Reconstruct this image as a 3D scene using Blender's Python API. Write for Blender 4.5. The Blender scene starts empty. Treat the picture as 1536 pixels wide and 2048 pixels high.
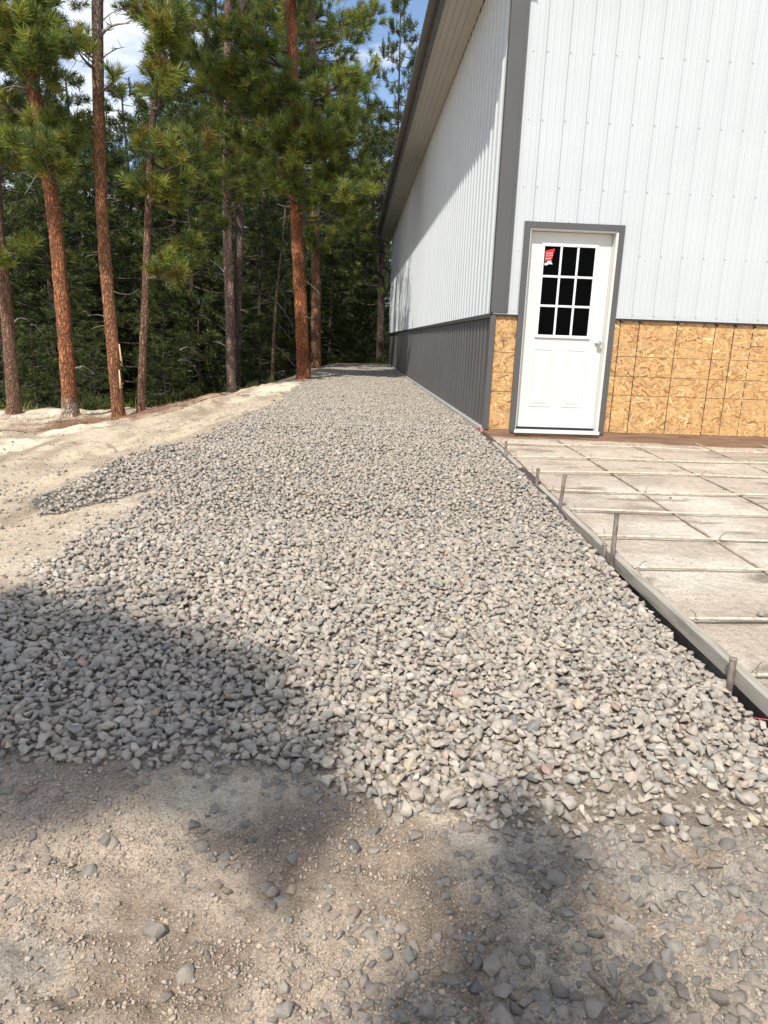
import bpy, bmesh, math, random
import numpy as np
from mathutils import Vector, Matrix
rnd = random.Random(7)
rng = np.random.default_rng(11)
scene = bpy.context.scene
COL = scene.collection
CAM = np.array([0.0, 0.0, 0.90])
F = 1400.0

# ------------------------------------------------------------------ camera
P, RO, YW = math.radians(13.7), 0.0355, math.radians(3.0)
fv = np.array([math.sin(YW)*math.cos(P), math.cos(YW)*math.cos(P), -math.sin(P)])
r0 = np.array([math.cos(YW), -math.sin(YW), 0.0]); u0 = np.cross(r0, fv)
RV = math.cos(RO)*r0 + math.sin(RO)*u0; UV = -math.sin(RO)*r0 + math.cos(RO)*u0
cd = bpy.data.cameras.new('camera'); cam = bpy.data.objects.new('camera', cd); COL.objects.link(cam)
cd.sensor_fit = 'HORIZONTAL'; cd.sensor_width = 36.0; cd.lens = 36.0*F/1536.0
cd.clip_start = 0.05; cd.clip_end = 3000
M = Matrix(((RV[0], UV[0], -fv[0], CAM[0]), (RV[1], UV[1], -fv[1], CAM[1]), (RV[2], UV[2], -fv[2], CAM[2]), (0, 0, 0, 1)))
cam.matrix_world = M
scene.camera = cam
scene.render.resolution_x = 768; scene.render.resolution_y = 1024

def ray(x, y): return fv + RV*(x-768)/F - UV*(y-1024)/F
def at(x, y, Y):
    d = ray(x, y); return CAM + d*(Y/d[1])

# ------------------------------------------------------------------ noise
def _h(ix, iy, s):
    n = (ix.astype(np.int64)*374761393 + iy.astype(np.int64)*668265263 + s*974634777) & 0xffffffff
    n = ((n ^ (n >> 13))*1274126177) & 0xffffffff
    return ((n ^ (n >> 16)) & 0xffff)/65535.0
def vnoise(x, y, s=0):
    ix = np.floor(x); iy = np.floor(y); fx = x-ix; fy = y-iy
    fx = fx*fx*(3-2*fx); fy = fy*fy*(3-2*fy)
    a = _h(ix, iy, s); b = _h(ix+1, iy, s); c = _h(ix, iy+1, s); d = _h(ix+1, iy+1, s)
    return (a*(1-fx)+b*fx)*(1-fy) + (c*(1-fx)+d*fx)*fy - 0.5
def fbm(x, y, o=4, s=0):
    r = 0; a = 1.0
    for i in range(o):
        r = r + a*vnoise(x*2**i+i*17.3, y*2**i+i*9.1, s+i); a *= 0.5
    return r
def sstep(a, b, x):
    t = np.clip((x-a)/(b-a), 0, 1); return t*t*(3-2*t)

# ------------------------------------------------------------------ object helpers
def tag(o, label=None, cat=None, group=None, kind=None):
    if label: o['label'] = label
    if cat: o['category'] = cat
    if group: o['group'] = group
    if kind: o['kind'] = kind
    return o
def empty(name, loc=(0, 0, 0)):
    o = bpy.data.objects.new(name, None); o.location = loc; COL.objects.link(o); o.empty_display_size = 0.2
    return o
def link(name, me, parent=None, world=True):
    o = bpy.data.objects.new(name, me); COL.objects.link(o)
    if parent is not None:
        o.parent = parent
        if world:
            p = parent; L = Vector((0, 0, 0))
            while p is not None: L += p.location; p = p.parent
            o.location = -L
    return o
def setcol(me, cols):
    a = me.color_attributes.new('Col', 'FLOAT_COLOR', 'POINT')
    c = np.ones((len(me.vertices), 4), np.float32); c[:, :3] = cols
    a.data.foreach_set('color', c.ravel())
def mesh_np(name, V, Fc, mat, cols=None, smooth=False):
    """V (n,3); Fc (m,k) faces of equal size"""
    me = bpy.data.meshes.new(name); V = np.asarray(V, np.float32); Fc = np.asarray(Fc, np.int32)
    m, k = Fc.shape
    me.vertices.add(len(V)); me.vertices.foreach_set('co', V.ravel())
    me.loops.add(m*k); me.loops.foreach_set('vertex_index', Fc.ravel())
    me.polygons.add(m); me.polygons.foreach_set('loop_start', np.arange(0, m*k, k, dtype=np.int32))
    me.polygons.foreach_set('loop_total', np.full(m, k, np.int32))
    if smooth: me.polygons.foreach_set('use_smooth', np.ones(m, bool))
    me.update(calc_edges=True); me.validate()
    if cols is not None: setcol(me, cols)
    me.materials.append(mat)
    return me
class MB:
    def __init__(s): s.v = []; s.f = []; s.mi = []; s.c = []
    def add(s, vs, fs, mi=0, col=(1, 1, 1)):
        b = len(s.v); s.v += [tuple(v) for v in vs]; s.f += [tuple(i+b for i in f) for f in fs]
        s.mi += [mi]*len(fs); s.c += [col]*len(vs)
    def box(s, x0, x1, y0, y1, z0, z1, mi=0, col=(1, 1, 1)):
        vs = [(x, y, z) for z in (z0, z1) for y in (y0, y1) for x in (x0, x1)]
        s.add(vs, [(0, 2, 3, 1), (4, 5, 7, 6), (0, 1, 5, 4), (2, 6, 7, 3), (0, 4, 6, 2), (1, 3, 7, 5)], mi, col)
    def tube(s, path, rad, n=6, mi=0, col=(1, 1, 1), cap=True):
        path = [Vector(p) for p in path]; m = len(path)
        if not hasattr(rad, '__len__'): rad = [rad]*m
        vs = []
        t0 = (path[1]-path[0]).normalized(); a = t0.orthogonal().normalized()
        for i, p in enumerate(path):
            t = (path[min(i+1, m-1)]-path[max(i-1, 0)]).normalized()
            a = (a - t*a.dot(t)); a = a.normalized() if a.length > 1e-6 else t.orthogonal().normalized()
            b = t.cross(a)
            for k in range(n):
                q = 2*math.pi*k/n; vs.append(p + (a*math.cos(q)+b*math.sin(q))*rad[i])
        fs = [(i*n+k, i*n+(k+1) % n, (i+1)*n+(k+1) % n, (i+1)*n+k) for i in range(m-1) for k in range(n)]
        if cap: fs += [tuple(range(n-1, -1, -1)), tuple((m-1)*n+k for k in range(n))]
        s.add(vs, fs, mi, col)
    def build(s, name, mats, parent=None, smooth=False, bevel=0, cols=False):
        me = bpy.data.meshes.new(name); me.from_pydata(s.v, [], s.f)
        if not isinstance(mats, (list, tuple)): mats = [mats]
        for m in mats: me.materials.append(m)
        me.polygons.foreach_set('material_index', s.mi)
        if smooth: me.polygons.foreach_set('use_smooth', [True]*len(s.f))
        me.update()
        if cols: setcol(me, np.array(s.c, np.float32))
        o = link(name, me, parent)
        if bevel:
            b = o.modifiers.new('bevel', 'BEVEL'); b.width = bevel; b.segments = 2; b.limit_method = 'ANGLE'
        return o

# ------------------------------------------------------------------ materials
class NT:
    def __init__(s, name, rough=0.6, col=(0.5, 0.5, 0.5)):
        s.m = bpy.data.materials.new(name); s.m.use_nodes = True; s.t = s.m.node_tree
        s.b = s.t.nodes['Principled BSDF']; s.b.inputs['Roughness'].default_value = rough
        s.b.inputs['Base Color'].default_value = (*col, 1)
    def n(s, typ, ins=None, **kw):
        nd = s.t.nodes.new(typ)
        for k, v in kw.items(): setattr(nd, k, v)
        for k, v in (ins or {}).items():
            i = nd.inputs[k]
            if isinstance(v, bpy.types.NodeSocket): s.t.links.new(v, i)
            else: i.default_value = v
        return nd
    def coord(s, scale=(1, 1, 1), rot=(0, 0, 0)):
        c = s.n('ShaderNodeNewGeometry').outputs['Position']
        return s.n('ShaderNodeMapping', {'Vector': c, 'Scale': scale, 'Rotation': rot}).outputs[0]
    def ocoord(s, scale=(1, 1, 1)):
        c = s.n('ShaderNodeTexCoord').outputs['Object']
        return s.n('ShaderNodeMapping', {'Vector': c, 'Scale': scale}).outputs[0]
    def noise(s, vec, scale, detail=4, rough=0.55, dist=0.0):
        return s.n('ShaderNodeTexNoise', {'Vector': vec, 'Scale': scale, 'Detail': detail, 'Roughness': rough, 'Distortion': dist}).outputs[0]
    def ramp(s, fac, stops, interp='LINEAR'):
        r = s.n('ShaderNodeValToRGB', {'Fac': fac}); e = r.color_ramp; e.interpolation = interp
        while len(e.elements) < len(stops): e.elements.new(0.5)
        for el, (p, c) in zip(e.elements, stops):
            el.position = p; el.color = (*c, 1) if len(c) == 3 else c
        return r.outputs[0]
    def mul(s, a, b, fac=1.0, mode='MULTIPLY'):
        x = s.n('ShaderNodeMixRGB', {'Fac': fac, 'Color1': a, 'Color2': b}, blend_type=mode)
        return x.outputs[0]
    def attr(s): return s.n('ShaderNodeAttribute', attribute_name='Col').outputs['Color']
    def math(s, op, a, b=0.0):
        return s.n('ShaderNodeMath', {0: a, 1: b}, operation=op).outputs[0]
    def base(s, c): s.t.links.new(c, s.b.inputs['Base Color'])
    def bump(s, h, strength=0.5, dist=0.01, prev=None):
        ins = {'Height': h, 'Strength': strength, 'Distance': dist}
        if prev is not None: ins['Normal'] = prev
        o = s.n('ShaderNodeBump', ins).outputs[0]; s.t.links.new(o, s.b.inputs['Normal']); return o
    def roughness(s, r): s.t.links.new(r, s.b.inputs['Roughness'])
g = lambda v: (v, v, v)

def metal(name, col, rough, dirt=0.0):
    t = NT(name, rough, col); c = t.coord()
    t.base(t.ramp(t.noise(c, 1.3, 5), [(0.3, tuple(x*(1-0.06-dirt) for x in col)), (0.7, col)]))
    t.roughness(t.ramp(t.noise(c, 9, 4), [(0.3, g(rough-0.05)), (0.7, g(rough+0.08))]))
    t.bump(t.noise(t.coord((1, 1, 0.35)), 2.4, 2), 0.35, 0.01)
    return t.m
MWHITE = metal('white_painted_steel', (0.51, 0.53, 0.53), 0.38)
MDARK = metal('charcoal_painted_steel', (0.088, 0.085, 0.080), 0.42)
MWAIN = metal('charcoal_ribbed_steel', (0.088, 0.083, 0.080), 0.38, 0.1)
MSOFF = metal('soffit_steel', (0.47, 0.45, 0.405), 0.45)
MROOF = metal('roof_steel', (0.20, 0.19, 0.175), 0.45)
MBLACK = NT('shadow_gap_black', 0.8, (0.01, 0.01, 0.01)).m

t = NT('door_paint', 0.38, (0.62, 0.605, 0.565)); t.bump(t.noise(t.coord(), 60, 3), 0.06, 0.002); MDOOR = t.m
t = NT('window_trim_white', 0.32, (0.70, 0.70, 0.69)); MVINYL = t.m
t = NT('dark_interior_pane', 0.04, (0.002, 0.002, 0.002)); t.b.inputs['Specular IOR Level'].default_value = 0.015; MGLASS = t.m  # opaque near-black colour paints the unlit interior behind the panes
t = NT('satin_nickel', 0.28, (0.55, 0.54, 0.52)); t.b.inputs['Metallic'].default_value = 1.0; MNICKEL = t.m
MRED = NT('red_sticker', 0.5, (0.55, 0.015, 0.012)).m
MPAPER = NT('white_paper', 0.6, (0.8, 0.8, 0.82)).m
MREDFLAG = NT('faded_red_ribbon', 0.7, (0.62, 0.11, 0.12)).m

# OSB: every strand is a chip in the mesh, coloured per chip
t = NT('osb_strands', 0.72); c = t.coord((1, 1, 1))
t.base(t.mul(t.attr(), t.ramp(t.noise(t.coord((30, 30, 60)), 6, 4), [(0.25, g(0.80)), (0.75, g(1.1))])))
t.bump(t.noise(t.coord((30, 30, 60)), 5, 3), 0.3, 0.002); MOSB = t.m

def wood(name, c1, c2, axis, knots=True, rough=0.75):
    t = NT(name, rough); s = [26, 26, 26]; s[axis] = 1.5
    n1 = t.noise(t.coord(tuple(s)), 1.6, 5, 0.6, 0.6)
    col = t.ramp(n1, [(0.28, c1), (0.5, c2), (0.78, tuple(x*1.2 for x in c2))])
    if knots:
        k = [3.4, 3.4, 9.0]; k[axis] = 1.15
        v = t.n('ShaderNodeTexVoronoi', {'Vector': t.coord(tuple(k)), 'Scale': 1.0}).outputs['Distance']
        col = t.mul(col, t.ramp(v, [(0.05, (0.25, 0.2, 0.16)), (0.13, (1, 1, 1))]))
    t.base(col); t.bump(n1, 0.5, 0.003); return t.m
MSKIRT = wood('treated_skirt_wood', (0.11, 0.06, 0.035), (0.225, 0.13, 0.075), 0)
MFORM = wood('weathered_form_lumber', (0.19, 0.165, 0.13), (0.36, 0.325, 0.265), 1)

t = NT('dusty_rebar', 0.85); n1 = t.noise(t.coord(), 25, 4)
t.base(t.ramp(n1, [(0.3, (0.36, 0.29, 0.21)), (0.55, (0.58, 0.50, 0.38)), (0.8, (0.68, 0.61, 0.48))]))
w = t.n('ShaderNodeTexWave', {'Vector': t.coord((1, 1, 0)), 'Scale': 22.0}, bands_direction='DIAGONAL').outputs[0]
t.bump(w, 0.5, 0.003); MREBAR = t.m
t = NT('dusty_rebar_brown', 0.85)
t.base(t.ramp(t.noise(t.coord(), 18, 4), [(0.3, (0.22, 0.17, 0.12)), (0.6, (0.45, 0.38, 0.29)), (0.85, (0.6, 0.53, 0.42))])); MREBAR2 = t.m
t = NT('rusty_stake_steel', 0.7); n1 = t.noise(t.coord((1, 1, 0.4)), 40, 5)
t.base(t.ramp(n1, [(0.3, (0.10, 0.07, 0.055)), (0.55, (0.25, 0.21, 0.175)), (0.8, (0.38, 0.34, 0.30))])); t.bump(n1, 0.6, 0.002)
t.b.inputs['Metallic'].default_value = 0.2; MSTAKE = t.m
MWIRE = NT('tie_wire', 0.6, (0.10, 0.085, 0.07)).m

# ground
t = NT('earth', 0.95); n1 = t.noise(t.coord(), 170, 5, 0.7); n2 = t.noise(t.coord(), 23, 5, 0.6); n3 = t.noise(t.coord(), 4.0, 5, 0.6)
col = t.mul(t.attr(), t.ramp(n1, [(0.3, g(0.5)), (0.5, g(1.0)), (0.7, g(1.3))]))
col = t.mul(col, t.ramp(n2, [(0.3, (0.84, 0.82, 0.80)), (0.65, g(1.07))]))
col = t.mul(col, t.ramp(n3, [(0.3, (0.88, 0.86, 0.84)), (0.7, (1.06, 1.05, 1.02))]))
sp = t.n('ShaderNodeTexVoronoi', {'Vector': t.coord(), 'Scale': 120.0}).outputs['Distance']
spm = t.ramp(t.noise(t.coord(), 60, 1), [(0.55, g(0)), (0.6, g(1))])
spk = t.math('MULTIPLY', t.ramp(sp, [(0.10, g(1)), (0.2, g(0))]), spm)
col = t.mul(col, (0.55, 0.52, 0.47, 1), spk, 'MIX')
t.base(col)
b1 = t.bump(n1, 1.0, 0.010); b2 = t.bump(n2, 0.8, 0.025, b1); t.b.inputs['Specular IOR Level'].default_value = 0.2
MEARTH = t.m

# stones
t = NT('crushed_rock', 0.88); oc = t.coord()
n1 = t.noise(oc, 55, 5, 0.65); n2 = t.noise(oc, 300, 3, 0.6)
col = t.mul(t.attr(), t.ramp(n1, [(0.25, g(0.78)), (0.5, g(1.0)), (0.78, g(1.16))]))
col = t.mul(col, t.ramp(n2, [(0.3, g(0.88)), (0.7, g(1.1))]))
t.base(col); b1 = t.bump(n1, 0.55, 0.006); t.bump(n2, 0.45, 0.0015, b1); t.b.inputs['Specular IOR Level'].default_value = 0.25
MROCK = t.m

# bark
t = NT('pine_bark', 0.9); co = t.coord((1, 1, 0.28))
v = t.n('ShaderNodeTexVoronoi', {'Vector': t.mul(co, t.n('ShaderNodeTexNoise', {'Vector': co, 'Scale': 9.0}).outputs['Color'], 0.28, 'ADD'), 'Scale': 24.0}, feature='DISTANCE_TO_EDGE').outputs['Distance']
n1 = t.noise(t.coord((1, 1, 0.4)), 30, 5, 0.7); n2 = t.noise(t.coord((1, 1, 0.5)), 5, 3)
col = t.mul(t.attr(), t.ramp(v, [(0.0, (0.42, 0.36, 0.33)), (0.12, (0.86, 0.82, 0.8)), (0.35, g(1.08))]))
col = t.mul(col, t.ramp(n1, [(0.28, g(0.40)), (0.48, g(0.92)), (0.72, (1.6, 1.5, 1.4))]))
col = t.mul(col, t.ramp(n2, [(0.3, g(0.75)), (0.7, g(1.15))]))
t.base(col); b1 = t.bump(t.ramp(v, [(0, g(0)), (0.25, g(1))]), 0.9, 0.03); t.bump(n1, 0.7, 0.012, b1); MBARK = t.m
t = NT('dead_grey_wood', 0.85); t.base(t.mul(t.attr(), t.ramp(t.noise(t.coord(), 20, 3), [(0.3, g(0.7)), (0.7, g(1.15))]))); MTWIG = t.m
# needles
t = NT('pine_needles', 0.42); a = t.attr(); t.base(a)
tr = t.n('ShaderNodeBsdfTranslucent', {'Color': t.mul(a, (1.2, 1.25, 0.7, 1))})
mx = t.n('ShaderNodeMixShader', {0: 0.28, 1: t.b.outputs[0], 2: tr.outputs[0]})
t.t.links.new(mx.outputs[0], t.t.nodes['Material Output'].inputs['Surface']); t.b.inputs['Specular IOR Level'].default_value = 0.35
MNEEDLE = t.m

# ------------------------------------------------------------------ terrain height
def pad(Y):
    Y = np.asarray(Y, float)
    z = np.where(Y > 7.6, -0.03, -0.03-0.046*(7.6-np.maximum(Y, 0.0)))
    return z - 0.03*np.clip(-Y, 0, 3)
def apron(Y):
    return -0.07-0.0425*(7.6-np.asarray(Y, float))
CX = np.array([-60, -20, -8, -4.5, -2.6, -1.5, -1.1, -0.6, 1.5, 14, 60.])
CY = np.array([22, 18, 15.5, 14.2, 14.9, 18.2, 24.5, 28.5, 30, 30, 30.])
def ground(X, Y, detail=True):
    X = np.asarray(X, float); Y = np.asarray(Y, float)
    z = pad(Y)
    k = 0.05 + 0.155*sstep(3, 12, Y)
    s = np.clip(-1.25-X, 0, None); s2 = np.where(s < 0.4, s*s/0.8, s-0.2); s2 = np.where(s2 < 2.8, s2, 2.8+0.33*(s2-2.8))
    z = z - k*s2
    c = np.interp(X, CX, CY); d = np.clip(Y-c+0.45*vnoise(X*1.1, Y*0.2, 5), 0, None)
    z = z - np.minimum(0.34*np.where(d < 1, d*d/2, d-0.5), 2.3+0.02*d)
    z = z + np.where(d > 60, (d-60)*0.06, 0)
    # settled strip beside the form board, trenched beneath it to keep the gap dark
    z = z - 0.045*sstep(1.15, 1.38, X)*sstep(4.6, 2.2, Y) - 0.14*sstep(1.39, 1.44, X)*sstep(4.8, 3.6, Y)
    if detail:
        far = sstep(7, 14, Y)
        z = z + 0.03*fbm(X*0.9, Y*0.9, 3, 1) + 0.016*fbm(X*3.1, Y*3.1, 4, 2)
        left = sstep(-1.3, -2.0, X)*sstep(3, 6, Y)
        # graded wheel ruts running up the left bank
        q = X + 0.0*Y - (-2.0 + 0.0*Y); dirx = (X*0.985 - (Y-9)*0.165)
        z = z + left*(0.030*np.sin(dirx*4.4)+0.055*fbm(dirx*5, Y*0.35, 4, 8))*sstep(-9, -4, X)
        z = z + left*(0.08*fbm(X*2.2, Y*1.6, 5, 12)+0.05*np.abs(fbm(X*7, Y*4, 3, 13)))
        fg = sstep(1.75, 1.45, Y)
        u = X*0.85-Y*0.55; w = X*0.5+Y*0.85
        rw = np.clip(np.sin(u*2*math.pi/0.125+2.2*fbm(w*1.3, u*1.3, 2, 25)), 0, 1)**1.5*sstep(0.0, 0.25, fbm(w*5, u*2, 2, 26)+0.12)
        z = z + fg*0.038*rw*sstep(0.25, 0.0, X) + fg*(0.060*np.abs(fbm(u*5, w*2.0, 3, 21)) + 0.030*fbm(X*18, Y*18, 4, 22) - 0.026 + 0.025*fbm(X*2.3, Y*2.3, 2, 23))
        z = z + 0.35*fbm(X*0.12, Y*0.12, 3, 31)*sstep(3, 25, d)
    # apron terrace right of the form board, up to the building front
    ap = (X > 1.497) & (Y < 7.72)
    za = apron(Y) - 0.02*np.clip(X-1.6, 0, 2.5)*sstep(6.6, 7.5, Y) + (0.012*fbm(X*1.5, Y*1.5, 4, 41) + 0.006*fbm(X*9, Y*9, 3, 42))*(1 if detail else 0)
    z = np.where(ap, za, z)
    z = np.where((X > 1.6) & (Y >= 7.72) & (Y < 29.3), -0.2, z)
    return z
XL = lambda Y: np.interp(Y, [0, 2.4, 2.9, 3.6, 4.5, 5.2, 6.0, 6.9, 8, 11, 16, 22, 27, 30], [-5, -2.3, -1.55, -1.45, -1.30, -1.33, -1.45, -1.42, -1.28, -1.08, -1.02, -0.98, -0.8, -0.6])
XF = lambda X: np.interp(X, [-3, -0.97, -0.54, -0.09, 0.29, 0.79, 1.11, 1.5], [1.98, 1.84, 1.79, 1.72, 1.645, 1.56, 1.52, 1.46])
LOBE = np.array([(-1.3, 6.9), (-1.70, 6.3), (-1.92, 5.6), (-2.06, 5.0), (-2.12, 4.65), (-2.08, 4.45), (-1.92, 4.3), (-1.75, 4.22), (-1.56, 4.5), (-1.35, 4.9), (-1.2, 5.0)])
def inpoly(X, Y, poly):
    r = np.zeros(X.shape, bool); j = len(poly)-1
    for i in range(len(poly)):
        xi, yi = poly[i]; xj, yj = poly[j]
        c = ((yi > Y) != (yj > Y)) & (X < (xj-xi)*(Y-yi)/(yj-yi+1e-12)+xi); r ^= c; j = i
    return r
def gravel_mask(X, Y, edge=False):
    n = 0.16*fbm(X*1.7, Y*1.7, 4, 51) + 0.10*fbm(X*7, Y*7, 2, 52)
    if edge: n = n + rng.normal(0, 0.035, X.shape)
    m = (X > XL(Y)+n) & (Y > XF(X)+n*0.8) & (Y < 29.6) & (X < 1.445)
    m |= inpoly(X+n, Y+n, LOBE)
    return m

def axis(segs):
    a = [segs[0][0]]
    for x0, x1, s in segs:
        n = max(1, int(round((x1-x0)/s))); a += list(np.linspace(x0, x1, n+1)[1:])
    return np.array(a)
xs = axis([(-600, -60, 30), (-60, -16, 2), (-16, -6, 0.3), (-6, -2.2, 0.07), (-2.2, -1.3, 0.03), (-1.3, 1.44, 0.014), (1.44, 1.488, 0.012), (1.488, 1.50, 0.006), (1.50, 4.2, 0.03), (4.2, 10, 0.3), (10, 60, 3), (60, 600, 30)])
ys = axis([(-600, -40, 30), (-40, -4, 2), (-4, 0.6, 0.15), (0.6, 2.3, 0.013), (2.3, 5, 0.035), (5, 8, 0.05), (8, 20, 0.1), (20, 32, 0.25), (32, 80, 1.5), (80, 700, 25)])
GX, GY = np.meshgrid(xs, ys); GZ = ground(GX, GY)
nx, ny = len(xs), len(ys)
V = np.stack([GX.ravel(), GY.ravel(), GZ.ravel()], 1)
I = np.arange(nx*ny).reshape(ny, nx)
Q = np.stack([I[:-1, :-1].ravel(), I[:-1, 1:].ravel(), I[1:, 1:].ravel(), I[1:, :-1].ravel()], 1)
X, Y = V[:, 0], V[:, 1]
def mixc(a, b, k): return a*(1-k[:, None]) + np.array(b)*k[:, None]
near = np.array([0.58, 0.475, 0.365]); C = np.tile(near, (len(V), 1))
C = mixc(C, (0.40, 0.315, 0.235), sstep(-0.05, 0.35, fbm(X*2.6, Y*2.6, 4, 61)))
C = mixc(C, (0.64, 0.545, 0.42), sstep(0.05, 0.4, fbm(X*2.1+5, Y*2.1, 4, 62)))
C = mixc(C, (0.43, 0.39, 0.335), sstep(0.1, 0.45, fbm(X*3.3+9, Y*3.3, 3, 63)))
lf = sstep(-1.1, -1.9, X)*sstep(2.6, 4.6, Y) + sstep(7, 9, Y)
C = mixc(C, (0.66, 0.55, 0.40), np.clip(lf, 0, 1))
dirx = (X*0.985 - (Y-9)*0.165)
C = mixc(C, (0.86, 0.78, 0.60), np.clip(lf, 0, 1)*sstep(-0.05, 0.35, fbm(dirx*2.2, Y*0.22, 4, 64)+0.12))
C = mixc(C, (0.38, 0.285, 0.20), np.clip(lf, 0, 1)*sstep(0.12, 0.5, fbm(dirx*3.4, Y*0.3+4, 4, 65)))
C = mixc(C, (0.27, 0.19, 0.13), 0.75*np.clip(lf, 0, 1)*sstep(0.30, 0.45, fbm(dirx*6, Y*1.3, 5, 68))*sstep(5, 9, Y))
C = mixc(C, (0.46, 0.37, 0.27), np.clip(lf, 0, 1)*sstep(0.0, 0.5, fbm(X*3, Y*2.2, 5, 69)))
lit = np.exp(-(((X+3.9)/1.2)**2+((Y-11.8)/1.2)**2)); C = mixc(C, (0.24, 0.125, 0.075), np.clip(lit*1.4+0.5*fbm(X*5, Y*5, 3, 66)*(lit > 0.15), 0, 0.9))
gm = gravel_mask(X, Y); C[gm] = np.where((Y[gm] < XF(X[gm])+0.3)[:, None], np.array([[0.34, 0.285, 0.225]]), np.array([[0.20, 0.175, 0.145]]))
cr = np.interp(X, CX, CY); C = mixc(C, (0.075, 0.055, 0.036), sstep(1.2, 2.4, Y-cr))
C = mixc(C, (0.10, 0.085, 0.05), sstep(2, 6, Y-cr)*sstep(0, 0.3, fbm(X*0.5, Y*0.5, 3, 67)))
ap = (X > 1.492) & (Y < 7.8)
CA = np.tile(np.array([0.60, 0.51, 0.41]), (len(V), 1))
CA = mixc(CA, (0.47, 0.39, 0.31), sstep(0.0, 0.45, fbm(X*1.3, Y*2.2, 5, 71)))
CA = mixc(CA, (0.76, 0.68, 0.57), sstep(0.1, 0.5, fbm(X*0.9+3, Y*1.4, 5, 72)))
CA = mixc(CA, (0.25, 0.20, 0.16), 0.8*sstep(0.22, 0.5, fbm(X*2.2, Y*9, 5, 73)))
C[ap] = CA[ap]
lo = (X > 1.43) & (X < 1.495) & (Y < 7.7); C[lo] = (0.10, 0.085, 0.07)  # ground below the form board coloured dark to deepen its shadowed gap
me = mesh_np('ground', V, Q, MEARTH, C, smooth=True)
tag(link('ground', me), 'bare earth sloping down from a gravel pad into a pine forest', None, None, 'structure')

# ------------------------------------------------------------------ crushed rock
def hull_lib(n, bev):
    lib = []
    for i in range(n):
        bm = bmesh.new(); r = np.random.default_rng(100+i)
        k = r.integers(9, 14); p = r.normal(size=(k, 3)); p /= np.linalg.norm(p, axis=1)[:, None]
        p *= r.uniform(0.82, 1.05, (k, 1)); p *= np.array([1.0, r.uniform(0.68, 1.0), r.uniform(0.46, 0.74)])
        for q in p: bm.verts.new(q*0.5)
        res = bmesh.ops.convex_hull(bm, input=bm.verts)
        bmesh.ops.delete(bm, geom=[v for v in bm.verts if not v.link_faces], context='VERTS')
        if bev:
            bmesh.ops.dissolve_limit(bm, angle_limit=0.20, verts=bm.verts, edges=bm.edges)
            bmesh.ops.bevel(bm, geom=bm.edges[:], offset=0.012, segments=1, affect='EDGES', clamp_overlap=True)
        bmesh.ops.triangulate(bm, faces=bm.faces); bm.verts.index_update()
        lib.append((np.array([v.co[:] for v in bm.verts]), np.array([[v.index for v in f.verts] for f in bm.faces]))); bm.free()
    return lib
LIBN, LIBF = hull_lib(36, True), hull_lib(36, False)
PAL = np.array([(0.46, 0.415, 0.36), (0.43, 0.395, 0.345), (0.41, 0.38, 0.335), (0.49, 0.44, 0.38), (0.37, 0.35, 0.315), (0.385, 0.38, 0.34), (0.46, 0.395, 0.34), (0.50, 0.43, 0.32), (0.28, 0.275, 0.265), (0.56, 0.52, 0.46), (0.45, 0.34, 0.285)])
PW = np.array([22, 20, 15, 14, 9, 8, 7, 2.2, 3, 2.5, 1.2]); PW = PW/PW.sum()
def stones(name, P, size, lib, tilt=0.42, bright=1.0, flat=1.0, earthy=None):
    n = len(P); a = rng.uniform(0, 2*math.pi, n); b = rng.normal(0, tilt, n); c = rng.normal(0, tilt, n)
    ca, sa, cb, sb, cc, sc = np.cos(a), np.sin(a), np.cos(b), np.sin(b), np.cos(c), np.sin(c)
    Z = np.zeros(n); O = np.ones(n)
    Rz = np.array([[ca, -sa, Z], [sa, ca, Z], [Z, Z, O]]).transpose(2, 0, 1)
    Rx = np.array([[O, Z, Z], [Z, cb, -sb], [Z, sb, cb]]).transpose(2, 0, 1)
    Ry = np.array([[cc, Z, sc], [Z, O, Z], [-sc, Z, cc]]).transpose(2, 0, 1)
    R = Rz @ Rx @ Ry
    var = rng.integers(0, len(lib), n); col = PAL[rng.choice(len(PAL), n, p=PW)]*rng.uniform(0.80, 1.12, (n, 1))*bright*np.array([0.885, 0.845, 0.79])
    if earthy is not None: q = rng.uniform(0, 1, n) < 0.7; col[q] = (earthy*rng.uniform(0.7, 1.15, (n, 1)))[q]
    Vs, Fs, Cs = [], [], []; off = 0
    for k, (lv, lfc) in enumerate(lib):
        idx = np.where(var == k)[0]
        if not len(idx): continue
        v = np.einsum('nij,vj->nvi', R[idx], lv)*size[idx][:, None, None]; v[:, :, 2] *= flat
        v += P[idx][:, None, :]
        Vs.append(v.reshape(-1, 3)); m = len(lv)
        Fs.append((lfc[None] + (np.arange(len(idx))*m)[:, None, None] + off).reshape(-1, 3)); off += m*len(idx)
        Cs.append(np.repeat(col[idx], m, axis=0))
    return mesh_np(name, np.concatenate(Vs), np.concatenate(Fs), MROCK, np.concatenate(Cs))
def scatter(x0, x1, y0, y1, s):
    gx, gy = np.meshgrid(np.arange(x0, x1, s), np.arange(y0, y1, s)); n = gx.size
    return gx.ravel()+rng.uniform(-.5, .5, n)*s, gy.ravel()+rng.uniform(-.5, .5, n)*s
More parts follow.
